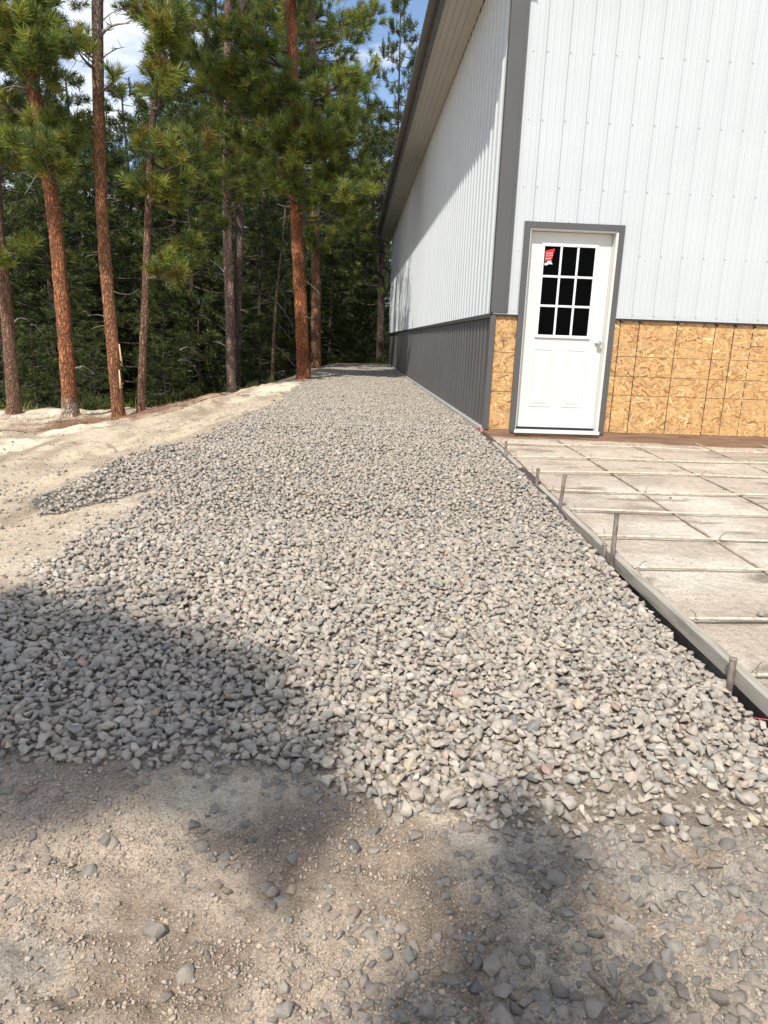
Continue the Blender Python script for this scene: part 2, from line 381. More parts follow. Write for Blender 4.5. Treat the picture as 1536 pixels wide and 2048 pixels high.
def lay(x0, x1, y0, y1, s, smin, smax, zf, mask=True):
    x, y = scatter(x0, x1, y0, y1, s); m = gravel_mask(x, y, True) if mask else np.ones(len(x), bool)
    x, y = x[m], y[m]; sz = rng.beta(1.6, 2.4, len(x))*(smax-smin)+smin
    keep = rng.uniform(0, 1, len(x)) < np.where(x < XL(y)-0.05, np.clip(0.98-0.75*(XL(y)-0.1-x)+0.7*fbm(x*3, y*3, 3, 91), 0.06, 1), 1)*np.where((x > 0.5) & (y < XF(x)+0.16), 0.55, 1)
    m = (x+sz*0.4 < 1.445) & keep
    x, y, sz = x[m], y[m], sz[m]
    return np.stack([x, y, ground(x, y)+zf+sz*0.18+rng.uniform(-0.005, 0.009, len(x))], 1), sz
def both(a, b): return np.concatenate([a[0], b[0]]), np.concatenate([a[1], b[1]])
nearA = both(lay(-3, 1.42, 1.3, 4.2, 0.0195, 0.020, 0.046, -0.009), lay(-3, 1.42, 1.3, 4.2, 0.026, 0.022, 0.068, 0.004))
tag(link('gravel', stones('gravel', *nearA, LIBN)), 'thick bed of grey crushed rock in the foreground', None, None, 'stuff')
farA = both(lay(-3, 1.42, 4.2, 30, 0.026, 0.024, 0.048, -0.009), lay(-3, 1.42, 4.2, 30, 0.033, 0.026, 0.066, 0.004))
tag(link('gravel', stones('gravel_far', *farA, LIBF)), 'grey crushed rock path running along the side of the building', None, None, 'stuff')
# loose, half buried stones in the foreground earth
x, y = scatter(-1.4, 1.45, 0.55, 1.95, 0.024)
den = 0.13 + 0.5*sstep(0.1, 0.75, x)*sstep(0.95, 1.15, y) + 1.1*np.exp(-(((x-0.22)/0.27)**2+((y-1.08)/0.17)**2)**1.5) + 0.55*np.exp(-(((x-0.75)/0.28)**2+((y-1.28)/0.20)**2)) + 0.35*np.exp(-(((x-0.7)/0.4)**2+((y-1.0)/0.15)**2)) + 0.42*np.exp(-((y-XF(x))/0.055)**2)
den = den + 0.45*np.clip(fbm(x*4, y*4, 3, 81), -0.2, 0.6)
m = (rng.uniform(0, 1, len(x)) < den) & ~gravel_mask(x, y); x, y = x[m], y[m]
sz = rng.beta(1.4, 2.0, len(x))*0.050+0.016
Pn = np.stack([x, y, ground(x, y)+sz*rng.uniform(-0.16, 0.12, len(x))], 1)
tag(link('loose_stones', stones('loose_stones', Pn, sz, LIBN, 0.3, 0.64)), 'loose stones half buried in the foreground dirt', None, None, 'stuff')
# grit on dirt, bank and apron
x, y = scatter(-1.5, 1.45, 0.55, 1.8, 0.0085); m = ~gravel_mask(x, y) & (rng.uniform(0, 1, len(x)) < 0.5+1.5*fbm(x*6, y*6, 3, 83)); x, y = x[m], y[m]
x2, y2 = scatter(-6, -1.0, 2.2, 13, 0.045); m = ~gravel_mask(x2, y2) & (rng.uniform(0, 1, len(x2)) < 0.22+0.5*fbm(x2*1.5, y2*1.5, 2, 84)+0.5*np.exp(-np.abs(x2-XL(y2))/0.18)+0.30*sstep(5.2, 4.4, y2)); x2, y2 = x2[m], y2[m]
xs_, ys_ = scatter(-2.9, -1.3, 3.9, 5.6, 0.05); m = ~gravel_mask(xs_, ys_) & (rng.uniform(0, 1, len(xs_)) < 0.20+0.5*fbm(xs_*2, ys_*2, 3, 92)); xs_, ys_ = xs_[m], ys_[m]
zs_ = rng.uniform(0.018, 0.05, len(xs_)); tag(link('loose_stones', stones('loose_stones', np.stack([xs_, ys_, ground(xs_, ys_)+zs_*0.15], 1), zs_, LIBF, 0.4, 0.9)), 'scattered stones thinning out over the pale dirt left of the gravel', None, None, 'stuff')
x3, y3 = scatter(1.5, 4.5, 1.5, 7.6, 0.05); m = rng.uniform(0, 1, len(x3)) < 0.10+0.6*np.clip(fbm(x3*1.2, y3*1.2, 3, 85), 0, 1); x3, y3 = x3[m], y3[m]
sz = np.concatenate([rng.uniform(0.003, 0.010, len(x))*rng.choice([1, 1, 1, 1.3, 2.0], len(x)), rng.uniform(0.012, 0.045, len(x2))*rng.uniform(0.5, 1, len(x2)), rng.uniform(0.005, 0.014, len(x3))])
x = np.concatenate([x, x2, x3]); y = np.concatenate([y, y2, y3])
tag(link('grit', stones('grit', np.stack([x, y, ground(x, y)+sz*0.1], 1), sz, LIBF, 0.6, 0.95, 1.0, np.concatenate([np.tile((0.43, 0.345, 0.26), (len(x)-len(x2)-len(x3), 1)), np.tile((0.44, 0.37, 0.28), (len(x2), 1)), np.tile((0.42, 0.35, 0.27), (len(x3), 1))]))), 'fine grit and pebbles strewn over the bare dirt', None, None, 'stuff')

# ------------------------------------------------------------------ building
D = 7.635; XW = 1.47; YB = 29.1; XR = 13.6; ZT = 4.87; ZW = 1.225
bld = empty('metal_building', (XW, D, 0))
tag(bld, 'tall white ribbed metal building with charcoal trim and unfinished lower wall', 'building')
def rib_profile(u0, u1, ph=0.0, maj=0.019, hw=0.024, tw=0.010):
    """(u, height) list of ribbed sheet between u0 and u1"""
    pts = [(u0, 0.0)]; pitch = 0.2286; k = math.floor((u0-ph)/pitch)-1
    while True:
        c = ph+k*pitch
        if c > u1+pitch: break
        for du, h in ((-hw, 0), (-tw, maj), (tw, maj), (hw, 0), (0.068, 0), (0.074, 0.0028), (0.084, 0.0028), (0.090, 0), (0.138, 0), (0.144, 0.0028), (0.154, 0.0028), (0.160, 0)):
            u = c+du
            if u0 < u < u1: pts.append((u, h))
        k += 1
    pts.append((u1, 0.0)); return sorted(pts)
def screw(mb, p, nrm, mi=0):
    nrm = Vector(nrm); a = nrm.orthogonal().normalized(); b = nrm.cross(a); p = Vector(p)
    vs = []
    for r, h in ((0.0075, 0), (0.0075, 0.003), (0.0045, 0.0032), (0.0045, 0.0075)):
        for k in range(6): q = k*math.pi/3; vs.append(p+nrm*h+(a*math.cos(q)+b*math.sin(q))*r)
    fs = [(i*6+k, i*6+(k+1) % 6, (i+1)*6+(k+1) % 6, (i+1)*6+k) for i in range(3) for k in range(6)]+[tuple(range(18, 24))]
    mb.add(vs, fs, mi)
RIDX = (XW+XR)/2; PITCH = 0.32
def roofz(x): return 4.95+PITCH*(min(x, 2*RIDX-x)-0.83)
# structural core behind the skins
mb = MB(); mb.box(XW+0.03, XR-0.03, D+0.10, YB-0.03, 0.0, ZT-0.02)
mb.add([(XW+0.03, D+0.10, ZT-0.02), (XR-0.03, D+0.10, ZT-0.02), (RIDX, D+0.10, roofz(RIDX)-0.15), (XW+0.03, YB-0.03, ZT-0.02), (XR-0.03, YB-0.03, ZT-0.02), (RIDX, YB-0.03, roofz(RIDX)-0.15)], [(0, 1, 2), (4, 3, 5), (0, 2, 5, 3), (1, 4, 5, 2)])
mb.build('wall_core', MBLACK, bld)
# front siding (white) around the door: door opening x 1.80-2.72, z<2.085
FY = D-0.012
def front_sheet(x0, x1, z0, zf):
    mb = MB(); pr = rib_profile(x0, x1, 1.822-0.019)
    vs, fs = [], []
    for u, h in pr: vs += [(u, FY-h, z0), (u, FY-h, zf(u)), (u, FY+0.004, z0)]
    for i in range(len(pr)-1): fs += [(3*i, 3*i+3, 3*i+4, 3*i+1), (3*i, 3*i+2, 3*i+5, 3*i+3)]
    mb.add(vs, fs)
    return mb
mb = front_sheet(XW+0.01, 1.762, ZW, lambda u: roofz(u)-0.05)
for zz in (1.262, 1.86, 2.477, 3.095, 3.70, 4.31): screw(mb, (1.70, FY-0.0005, zz), (0, -1, 0), 0)
m2 = front_sheet(2.765, XR, ZW, lambda u: roofz(u)-0.05); mb.add(m2.v, m2.f)
m2 = front_sheet(1.762, 2.765, 2.12, lambda u: roofz(u)-0.05); mb.add(m2.v, m2.f)
k = 0
while 1.839+0.2286*k < 6.0:
    xx = 1.839+0.2286*k
    for zz in (1.262, 1.86, 2.477, 3.095, 3.70, 4.31):
        if zz < 2.2 and 1.7 < xx < 2.83: continue
        screw(mb, (xx, FY-0.0005, zz), (0, -1, 0), 1)
    k += 1
MSCREW = NT('screw_heads', 0.5, (0.42, 0.43, 0.45)).m
tag(mb.build('front_siding', [MWHITE, MSCREW], bld), 'white ribbed steel siding on the front wall around the door')
# side siding
def side_sheet(z0, z1, mi, zs, ph=7.70):
    mb = MB(); pr = rib_profile(D+0.01, YB, ph); xf = XW+0.006
    vs, fs = [], []
    for u, h in pr: vs += [(xf-h, u, z0), (xf-h, u, z1), (xf+0.004, u, z0)]
    for i in range(len(pr)-1): fs += [(3*i+1, 3*i+4, 3*i+3, 3*i), (3*i+3, 3*i+5, 3*i+2, 3*i)]
    mb.add(vs, fs)
    k = 0
    while ph+0.04+0.2286*k < 24:
        for zz in zs: screw(mb, (xf-0.0005, ph+0.04+0.2286*k, zz), (-1, 0, 0), 1)
        k += 1
    return mb
tag(side_sheet(ZW+0.005, ZT, 0, (1.27, 1.86, 2.477, 3.095, 3.70, 4.31)).build('side_siding', [MWHITE, MSCREW], bld), 'white ribbed steel siding on the long side wall')
tag(side_sheet(0.02, ZW-0.045, 0, (0.62,), 7.72).build('wainscot_siding', [MWAIN, MDARK], bld), 'charcoal ribbed steel wainscot low on the long side wall')
# trims
mb = MB(); mb.box(XW-0.022, XW-0.010, D-0.036, D+0.035, ZW+0.002, 4.86); mb.box(XW-0.022, XW+0.150, D-0.046, D-0.034, ZW+0.012, 4.90)
mb.box(XW+0.118, XW+0.124, D-0.049, D-0.0455, ZW+0.012, 4.88); mb.box(XW+0.150, XW+0.153, D-0.044, D-0.014, ZW+0.012, 4.90)
for zz in (1.262, 2.477, 3.095, 3.70): screw(mb, (XW+0.138, D-0.046, zz), (0, -1, 0))
mb.build('corner_trim', MDARK, bld, bevel=0.002)
mb = MB(); mb.box(XW-0.020, XW-0.008, D-0.022, D+0.03, 0.005, ZW-0.03); mb.box(XW-0.020, XW+0.035, D-0.034, D-0.022, 0.005, ZW-0.018)
mb.build('wainscot_corner_trim', MDARK, bld, bevel=0.002)
mb = MB(); mb.box(XW-0.034, XW-0.008, D-0.03, YB, ZW-0.008, ZW-0.002); mb.box(XW-0.038, XW-0.032, D-0.03, YB, ZW-0.045, ZW-0.001)
mb.build('transition_trim', MDARK, bld)
mb = MB(); mb.box(XW+0.003, 1.744, D-0.030, D-0.0015, ZW-0.024, ZW-0.001, 1); mb.box(2.785, XR, D-0.030, D-0.0015, ZW-0.024, ZW-0.001, 1)  # dark strips paint the shadow line under the white drip edge
mb.box(XW+0.0, 1.744, D-0.034, D-0.0305, ZW-0.004, ZW+0.008, 0); mb.box(2.785, XR, D-0.034, D-0.0305, ZW-0.004, ZW+0.008, 0)
mb.build('drip_trim', [MWHITE, NT('drip_shadow_dark', 0.5, (0.03, 0.022, 0.02)).m], bld)
mb = MB(); mb.box(XW-0.045, XW+0.02, D+0.02, YB, -0.03, 0.018); mb.build('base_trim', NT('pale_base_flashing', 0.6, (0.42, 0.41, 0.38)).m, bld)
# OSB with real strands
mb = MB(); ox0, ox1, oz0, oz1 = XW+0.036, 6.0, 0.004, ZW-0.01
mb.box(ox0, 1.79, D, D+0.02, oz0, oz1, 0, (0.55, 0.33, 0.14)); mb.box(2.74, ox1, D, D+0.02, oz0, oz1, 0, (0.55, 0.33, 0.14))
TAN = [(0.62, 0.385, 0.165), (0.56, 0.325, 0.13), (0.70, 0.47, 0.225), (0.80, 0.60, 0.34), (0.48, 0.255, 0.095), (0.66, 0.43, 0.20), (0.36, 0.175, 0.07), (0.74, 0.53, 0.28)]
TW = [20, 16, 18, 10, 10, 18, 5, 9]
doorx = lambda a, b: not (b < 1.75 or a > 2.78)
r2 = random.Random(5); N = 7500
for i in range(N):
    cx = r2.uniform(ox0, ox1); cz = r2.uniform(oz0, oz1)
    if 1.77 < cx < 2.75: continue
    L = r2.uniform(0.025, 0.13)*r2.choice((0.6, 1, 1.2)); W = r2.uniform(0.005, 0.023); a = r2.gauss(0.0, 0.75) if r2.random() < 0.7 else r2.uniform(-1.6, 1.6)
    ca, sa = math.cos(a), math.sin(a); yy = D-0.0003-0.0022*i/N
    pts = [(-.5, -.3), (-.42, .45), (0.05, .5), (.46, .35), (.5, -.42), (0.1, -.5)]
    vs = []; tilt = r2.uniform(-0.0006, 0.0006)
    for u, v in pts:
        u = (u+r2.uniform(-.06, .06))*L; v = (v+r2.uniform(-.1, .1))*W
        vs.append((min(max(cx+u*ca-v*sa, ox0), ox1), yy+tilt*(v/W), min(max(cz+u*sa+v*ca, oz0), oz1)))
    c = r2.choices(TAN, TW)[0]; f = r2.uniform(0.66, 1.28); mb.add(vs, [(0, 1, 2, 3, 4, 5)[::-1]], 0, (c[0]*f*.86, c[1]*f*.78, c[2]*f*.68))
def stroke(pts, w, col, yy):
    for (xa, za), (xb, zb) in zip(pts[:-1], pts[1:]):
        d = Vector((xb-xa, zb-za)); n = Vector((-d.y, d.x)).normalized()*w/2*r2.uniform(0.6, 1.3)
        mb.add([(xa-n.x, yy, za-n.y), (xb-n.x, yy, zb-n.y), (xb+n.x, yy, zb+n.y), (xa+n.x, yy, za+n.y)], [(0, 1, 2, 3)], 0, col)
dk = (0.022, 0.014, 0.010)
for zz in (0.415, 0.62, 0.83):
    for xa, xb in ((ox0, 1.74), (2.79, ox1)):
        n = int((xb-xa)/0.05)+1; stroke([(xa+(xb-xa)*i/n, zz+r2.uniform(-.0012, .0012)) for i in range(n+1)], 0.0045, (0.13, 0.07, 0.03), D-0.0029)
for xx, dash in ((2.86, 0), (3.067, 0), (3.485, 0), (3.905, 0), (4.112, 0), (4.322, 1), (4.73, 0), (4.94, 0), (5.35, 0)):
    n = 34
    for i in range(n):
        if dash and i % 3 == 2: continue
        za = 0.01+(ZW-0.04)*i/n; zb = 0.01+(ZW-0.04)*(i+1)/n
        stroke([(xx+r2.uniform(-.0012, .0012), za), (xx+r2.uniform(-.0012, .0012), zb)], 0.0085, dk, D-0.0031-0.00001*i)
    stroke([(xx-0.004, ZW-0.03), (xx+0.03, ZW-0.045)], 0.014, dk, D-0.0036)
    stroke([(xx-0.018, ZW-0.026), (xx+0.012, ZW-0.03)], 0.018, dk, D-0.0037)
stroke([(1.57, 0.94), (1.60, 0.955), (1.65, 0.96)], 0.008, (0.09, 0.06, 0.035), D-0.0032)
stroke([(1.60, 0.975), (1.605, 0.935), (1.62, 0.90)], 0.008, (0.09, 0.06, 0.035), D-0.0033)
stroke([(4.31, 0.98), (4.38, 0.982), (4.47, 0.985)], 0.007, (0.10, 0.06, 0.03), D-0.0032)
tag(mb.build('osb_sheathing', MOSB, bld, cols=True), 'bare strand board sheathing with dark chalk and marker lines')
mb = MB(); mb.box(XW-0.005, XR, D-0.020, D+0.018, -0.20, 0.0); mb.build('skirt_board', MSKIRT, bld, bevel=0.003)
# roof, soffit, fascia
RY0, RY1 = D-0.60, YB+0.25
mb = MB(); k = 0; pr = rib_profile(RY0, RY1, RY0+0.12, 0.019)
for sgn in (0, 1):
    vs = []; fs = []
    for u, h in pr:
        xe = 0.83 if sgn == 0 else 2*RIDX-0.83
        vs += [(xe, u, 4.945+h), (RIDX, u, roofz(RIDX)+h), (xe, u, 4.930), (RIDX, u, roofz(RIDX)-0.015)]
    for i in range(len(pr)-1):
        a = 4*i; fs += [(a, a+1, a+5, a+4), (a+2, a+6, a+7, a+3), (a, a+4, a+6, a+2)]
    fs += [(0, 2, 3, 1), (4*len(pr)-4, 4*len(pr)-3, 4*len(pr)-1, 4*len(pr)-2)]
    mb.add(vs, fs)
mb.build('roof', MROOF, bld)
mb = MB(); mb.box(0.955, 0.975, RY0+0.02, RY1-0.02, 4.845, 4.955); mb.box(0.955, 1.01, RY0+0.02, RY1-0.02, 4.838, 4.8445)
yy = RY0+0.1
while yy < RY1: mb.box(0.935, 0.955, yy, yy+0.004, 4.87, 4.93); yy += 0.4572
mb.build('fascia', MDARK, bld)
mb = MB(); pts = [(1.01, 0), (1.06, 0), (1.065, .010), (1.075, .010), (1.08, 0), (1.145, 0), (1.15, .010), (1.16, .010), (1.165, 0), (1.23, 0), (1.235, .010), (1.245, .010), (1.25, 0), (1.32, 0), (1.325, .010), (1.335, .010), (1.34, 0), (1.445, 0), (1.4451, -0.018), (1.455, -0.018)]
vs, fs = [], []
for xx, h in pts: vs += [(xx, RY0+0.02, 4.858+h), (xx, RY1-0.02, 4.858+h)]
for i in range(len(pts)-1): fs.append((2*i, 2*i+1, 2*i+3, 2*i+2))
mb.add(vs, fs); mb.box(1.01, 1.455, RY0+0.03, RY1-0.03, 4.875, 4.885)
mb.build('soffit', MSOFF, bld)
# gable overhang underside and rake
mb = MB()
for sgn in (0, 1):
    f = lambda x: x if sgn == 0 else 2*RIDX-x
    mb.add([(f(0.96), RY0+0.02, 4.90), (f(RIDX), RY0+0.02, roofz(RIDX)-0.05), (f(RIDX), D, roofz(RIDX)-0.05), (f(0.96), D, 4.90)], [(0, 1, 2, 3)])
    mb.add([(f(0.90), RY0, 4.82), (f(RIDX), RY0, roofz(RIDX)-0.12), (f(RIDX), RY0, roofz(RIDX)+0.01), (f(0.90), RY0, 4.97), (f(0.90), RY0+0.02, 4.82), (f(RIDX), RY0+0.02, roofz(RIDX)-0.12), (f(RIDX), RY0+0.02, roofz(RIDX)+0.01), (f(0.90), RY0+0.02, 4.97)], [(0, 1, 2, 3), (7, 6, 5, 4), (0, 4, 5, 1), (3, 2, 6, 7)])
mb.build('rake_trim', MDARK, bld)

# door trim, jamb
mb = MB(); T = 0.062; yo = D-0.042
mb.box(1.740, 1.740+T, yo, D-0.004, -0.012, 2.146); mb.box(2.787-T+0.006, 2.787, yo, D-0.004, -0.012, 2.146); mb.box(1.740+T, 2.787-T+0.006, yo+0.001, D-0.004, 2.146-T, 2.1455)
for p in ((1.7715, 2.157), (2.2, 2.160), (2.5, 2.160)): screw(mb, (p[0], yo+0.02, p[1]-0.012), (0, 0, 1))
mb.build('door_trim', MDARK, bld, bevel=0.002)
door = empty('door', (2.26-XW, 7.70-D, 0)); door.parent = bld
tag(door, 'white entry door with nine dark window panes over two raised panels')
mb = MB(); mb.box(1.800, 1.812, D-0.030, 7.78, 0.012, 2.084); mb.box(2.706, 2.733, D-0.030, 7.78, 0.012, 2.084); mb.box(1.812, 2.706, D-0.030, 7.78, 2.070, 2.084)
mb.box(2.704, 2.715, 7.688, 7.699, 0.03, 2.07)
mb.build('door_jamb', MDOOR, door)
mb = MB(); mb.box(1.792, 2.740, D-0.052, 7.76, -0.022, 0.011); mb.box(1.815, 2.70, 7.672, 7.70, 0.0115, 0.026, 1)
mb.build('threshold', [NT('mill_aluminium', 0.4, (0.62, 0.62, 0.62)).m, MBLACK], door)
mb = MB(); mb.box(1.815, 2.702, 7.70, 7.745, 0.034, 2.066)
def raised(x0, x1, z0, z1):
    def ring(ins, yy): return [(x0+ins, yy, z0+ins), (x1-ins, yy, z0+ins), (x1-ins, yy, z1-ins), (x0+ins, yy, z1-ins)]
    prof = [(0, 7.700), (0.006, 7.694), (0.014, 7.694), (0.022, 7.6992), (0.030, 7.6992), (0.058, 7.6925)]
    vs = []
    for i, yy in prof: vs += ring(i, yy)
    fs = [(4*i+k, 4*i+(k+1) % 4, 4*i+4+(k+1) % 4, 4*i+4+k) for i in range(len(prof)-1) for k in range(4)]
    m = 4*(len(prof)-1); fs.append((m, m+1, m+2, m+3)); mb.add(vs, fs)
raised(1.957, 2.190, 0.256, 0.885); raised(2.312, 2.545, 0.256, 0.885)
mb.build('door_panel', MDOOR, door)
mb = MB(); x0, x1, z0, z1 = 1.958, 2.557, 0.998, 1.955; w = 0.030
mb.box(x0, x0+w, 7.680, 7.701, z0, z1); mb.box(x1-w, x1, 7.680, 7.701, z0, z1); mb.box(x0+w, x1-w, 7.6803, 7.701, z0, z0+w); mb.box(x0+w, x1-w, 7.6803, 7.701, z1-w, z1)
gx0, gx1, gz0, gz1 = x0+w, x1-w, z0+w, z1-w
for i in (1, 2): xx = gx0+(gx1-gx0)*i/3; mb.box(xx-0.0115, xx+0.0115, 7.685, 7.699, gz0, gz1)
for i in (1, 2):
    zz = gz0+(gz1-gz0)*i/3
    for j in range(3):
        a = gx0+(gx1-gx0)*j/3+(0.0115 if j else 0); b = gx0+(gx1-gx0)*(j+1)/3-(0.0115 if j < 2 else 0); mb.box(a, b, 7.6855, 7.699, zz-0.0115, zz+0.0115)
mb.build('window_frame', MVINYL, door, bevel=0.003)
mb = MB(); mb.box(gx0-0.004, gx1+0.004, 7.692, 7.6995, gz0-0.004, gz1+0.004); mb.build('window_pane', MGLASS, door)
mb = MB()
def plate(pts, yy, mi): mb.add([(p[0], yy, p[1]) for p in pts], [tuple(range(len(pts)))], mi)
plate([(2.000, 1.770), (2.072, 1.782), (2.098, 1.905), (2.000, 1.880)], 7.6914, 0)
plate([(1.999, 1.738), (2.02, 1.735), (2.05, 1.750), (2.085, 1.748), (2.07, 1.768), (2.066, 1.782), (2.03, 1.778), (2.025, 1.757), (2.003, 1.76)], 7.6912, 1)
for k, zz in enumerate((1.852, 1.828)):
    pts = []
    for i in range(15): pts.append((2.006+0.075*i/14, zz+0.008*math.sin(i*2.1+k)+0.010*i/14))
    for (xa, za), (xb, zb) in zip(pts[:-1], pts[1:]):
        plate([(xa, za-0.0018), (xb, zb-0.0018), (xb, zb+0.0018), (xa, za+0.0018)], 7.6910, 1)
plate([(2.004, 1.797), (2.064, 1.806), (2.064, 1.810), (2.004, 1.801)], 7.6910, 1)
mb.build('sticker', [MRED, MPAPER], door)
# knob, lathed
mb = MB(); kx, kz = 2.655, 0.955; vs = []; prof = [(0.033, 7.700), (0.033, 7.694), (0.028, 7.690), (0.012, 7.688), (0.011, 7.672), (0.018, 7.664), (0.026, 7.656), (0.0275, 7.648), (0.024, 7.640), (0.014, 7.636), (0.004, 7.6355)]
for r, yy in prof:
    for k in range(20): q = k*math.pi/10; vs.append((kx+r*math.cos(q), yy, kz+r*math.sin(q)))
fs = [(i*20+k, (i+1)*20+k, (i+1)*20+(k+1) % 20, i*20+(k+1) % 20) for i in range(len(prof)-1) for k in range(20)]+[tuple(range(200, 220))[::-1]]
mb.add(vs, fs); mb.build('door_knob', MNICKEL, door, smooth=True)

# ------------------------------------------------------------------ form board, stakes, rebar
bz = lambda y: -0.045-0.0415*(7.5-y)+0.026*float(sstep(4.6, 2.1, y))
mb = MB(); n = 60; vs = []; r3 = random.Random(3)
for i in range(n+1):
    y = 0.85+(7.58-0.85)*i/n; w = 0.004*math.sin(y*1.7)+r3.uniform(-.0008, .0008); z = bz(y)+r3.uniform(-.0015, .0015)
    vs += [(1.452+w, y, z-0.060), (1.452+w, y, z-0.003), (1.455+w, y, z), (1.489+w, y, z), (1.492+w, y, z-0.003), (1.492+w, y, z-0.060)]
fs = [(6*i+k, 6*i+(k+1) % 6, 6*i+6+(k+1) % 6, 6*i+6+k) for i in range(n) for k in range(6)]+[(5, 4, 3, 2, 1, 0), tuple(6*n+k for k in range(6))]
mb.add(vs, fs); o = mb.build('form_board', MFORM)
tag(o, 'weathered grey lumber form board holding the edge of the dirt apron beside the gravel', 'board')
STK = [(6.34, 1.435, 0.135, 0.0, 'thin steel form stake nearest the building corner'), (5.22, 1.435, 0.13, 0.01, 'grey steel stake second from the building along the form board'),
       (4.62, 1.432, 0.225, 0.035, 'leaning brown steel stake third from the building along the form board'), (3.56, 1.433, 0.25, 0.0, 'tallest rusty steel stake standing beside the form board'),
       (3.64, 1.428, 0.05, -0.012, 'stubby steel stake tucked against the tallest stake'), (2.32, 1.437, 0.035, 0.0, 'low round steel stake nearly flush with the form board nearest the camera')]
for y, x, h, lean, lab in STK:
    o = empty('form_stake', (x, y, bz(y)-0.25)); tag(o, lab, 'stake', 'steel stakes along the form board')
    mb = MB(); top = bz(y)+h; b = Vector((x, y, bz(y)-0.30)); e = Vector((x+lean, y+0.01, top))
    mb.tube([b+(e-b)*k/6 for k in range(7)], [0.0130]*7, 10); mb.build('shaft', MSTAKE, o, smooth=False)
    mb = MB(); mb.tube([e+Vector((0, 0, -0.002)), e+Vector((0, 0, 0.003)), e+Vector((0, 0, 0.006))], [0.0150, 0.0160, 0.012], 10); mb.build('head', MSTAKE, o)
mat_ = empty('rebar_mat', (2.6, 4.4, apron(4.4))); tag(mat_, 'wire tied grid of dusty rebar laid over the dirt apron in front of the door', 'rebar grid')
TY = [7.12, 6.40, 5.80, 5.14, 4.59, 4.01, 3.48, 2.84, 2.36, 1.75, 1.2]; LX = [1.535, 2.25, 3.02, 3.77, 4.5, 5.2]
for i, y in enumerate(TY):
    r3 = random.Random(i+40); mb = MB(); sk = r3.uniform(-0.004, 0.004); ph = r3.uniform(0, 6)
    mb.tube([(x, y+sk*(x-1.5)+0.004*math.sin(x*2+ph), apron(y)+0.022+0.006*math.sin(x*3+ph)-0.02*max(0, min(x-1.6, 2.5))*max(0, min((y-6.6)/0.9, 1))) for x in np.linspace(1.503+0.02*r3.random(), 6.0, 40)], 0.0078, 8); o = mb.build('rebar', MREBAR, mat_, smooth=True)
for i, x in enumerate(LX):
    mb = MB(); mb.tube([(x+0.006*math.sin(y*1.3+i), y, apron(y)+0.0095+0.003*math.sin(y*2.2+i)) for y in np.linspace(0.9, 7.5, 60)], 0.0075, 8); mb.build('rebar', MREBAR2, mat_, smooth=True)
for i, y in enumerate(TY):
    for j, x in enumerate(LX[:5]):
        if (i+j) % 2 and j: continue
        r3 = random.Random(i*9+j); mb = MB(); z = apron(y)+0.030
        mb.tube([(x+0.012+0.011*math.cos(q)*1.1, y+0.011*math.sin(q)*1.1, z-0.004+0.006*math.sin(q*2)) for q in np.linspace(0, 6.6, 14)], 0.0013, 5)
        a = r3.uniform(0, 6.28)
        mb.tube([(x+0.014, y, z+0.004), (x+0.016+0.01*math.cos(a), y+0.01*math.sin(a), z+0.024), (x+0.016+0.03*math.cos(a), y+0.03*math.sin(a), z+0.034)], 0.0017, 5)
        mb.build('tie_wire', MWIRE, mat_)
def rock(x, y, z, s, seed, label, col):
    v, f = LIBN[seed]; me = mesh_np('rock', v*np.array([1, 1, .8])*s, f, MROCK, np.tile(np.array(col), (len(v), 1)))
    o = link('rock', me); o.location = (x, y, z); tag(o, label, 'rock', 'rocks lying on the dirt apron'); return o
p = at(1416, 1214, 2.93); rock(1.90, 2.93, apron(2.93)+0.014, 0.052, 3, 'rounded grey rock alone on the dirt apron between two rebar rods', (0.33, 0.29, 0.25))
rock(2.42, 5.05, apron(5.05)+0.012, 0.04, 5, 'small brown rock on the dirt apron near the door', (0.24, 0.2, 0.17))
rock(3.0, 5.35, apron(5.35)+0.012, 0.06, 8, 'flat dark rock on the dirt apron far right of the door', (0.22, 0.2, 0.18))
# red survey ribbon at the corner, red string at the near end
mb = MB(); r3 = random.Random(9)
for k in range(4):
    a = k*1.3; mb.tube([(1.40, 7.50, 0.0), (1.40+0.03*math.cos(a), 7.48+0.03*math.sin(a), 0.02), (1.40+0.06*math.cos(a+.5), 7.46+0.05*math.sin(a+.5), -0.015+0.02*k)], [0.005, 0.008, 0.004], 4)
tag(mb.build('ribbon', MREDFLAG), 'small faded red survey ribbon knotted at the building corner', 'ribbon')
mb = MB(); mb.tube([(1.41, 2.12, bz(2.1)-0.075), (1.44, 2.06, bz(2.1)-0.05), (1.475, 2.02, bz(2)-0.01), (1.52, 2.06, bz(2)+0.008), (1.50, 2.14, bz(2.1)+0.006), (1.55, 2.16, bz(2.1)+0.006), (1.60, 2.12, bz(2.1)+0.006)], 0.0018, 5)
tag(mb.build('string', MREDFLAG), 'thin red mason string looped over the near end of the form board', 'string')

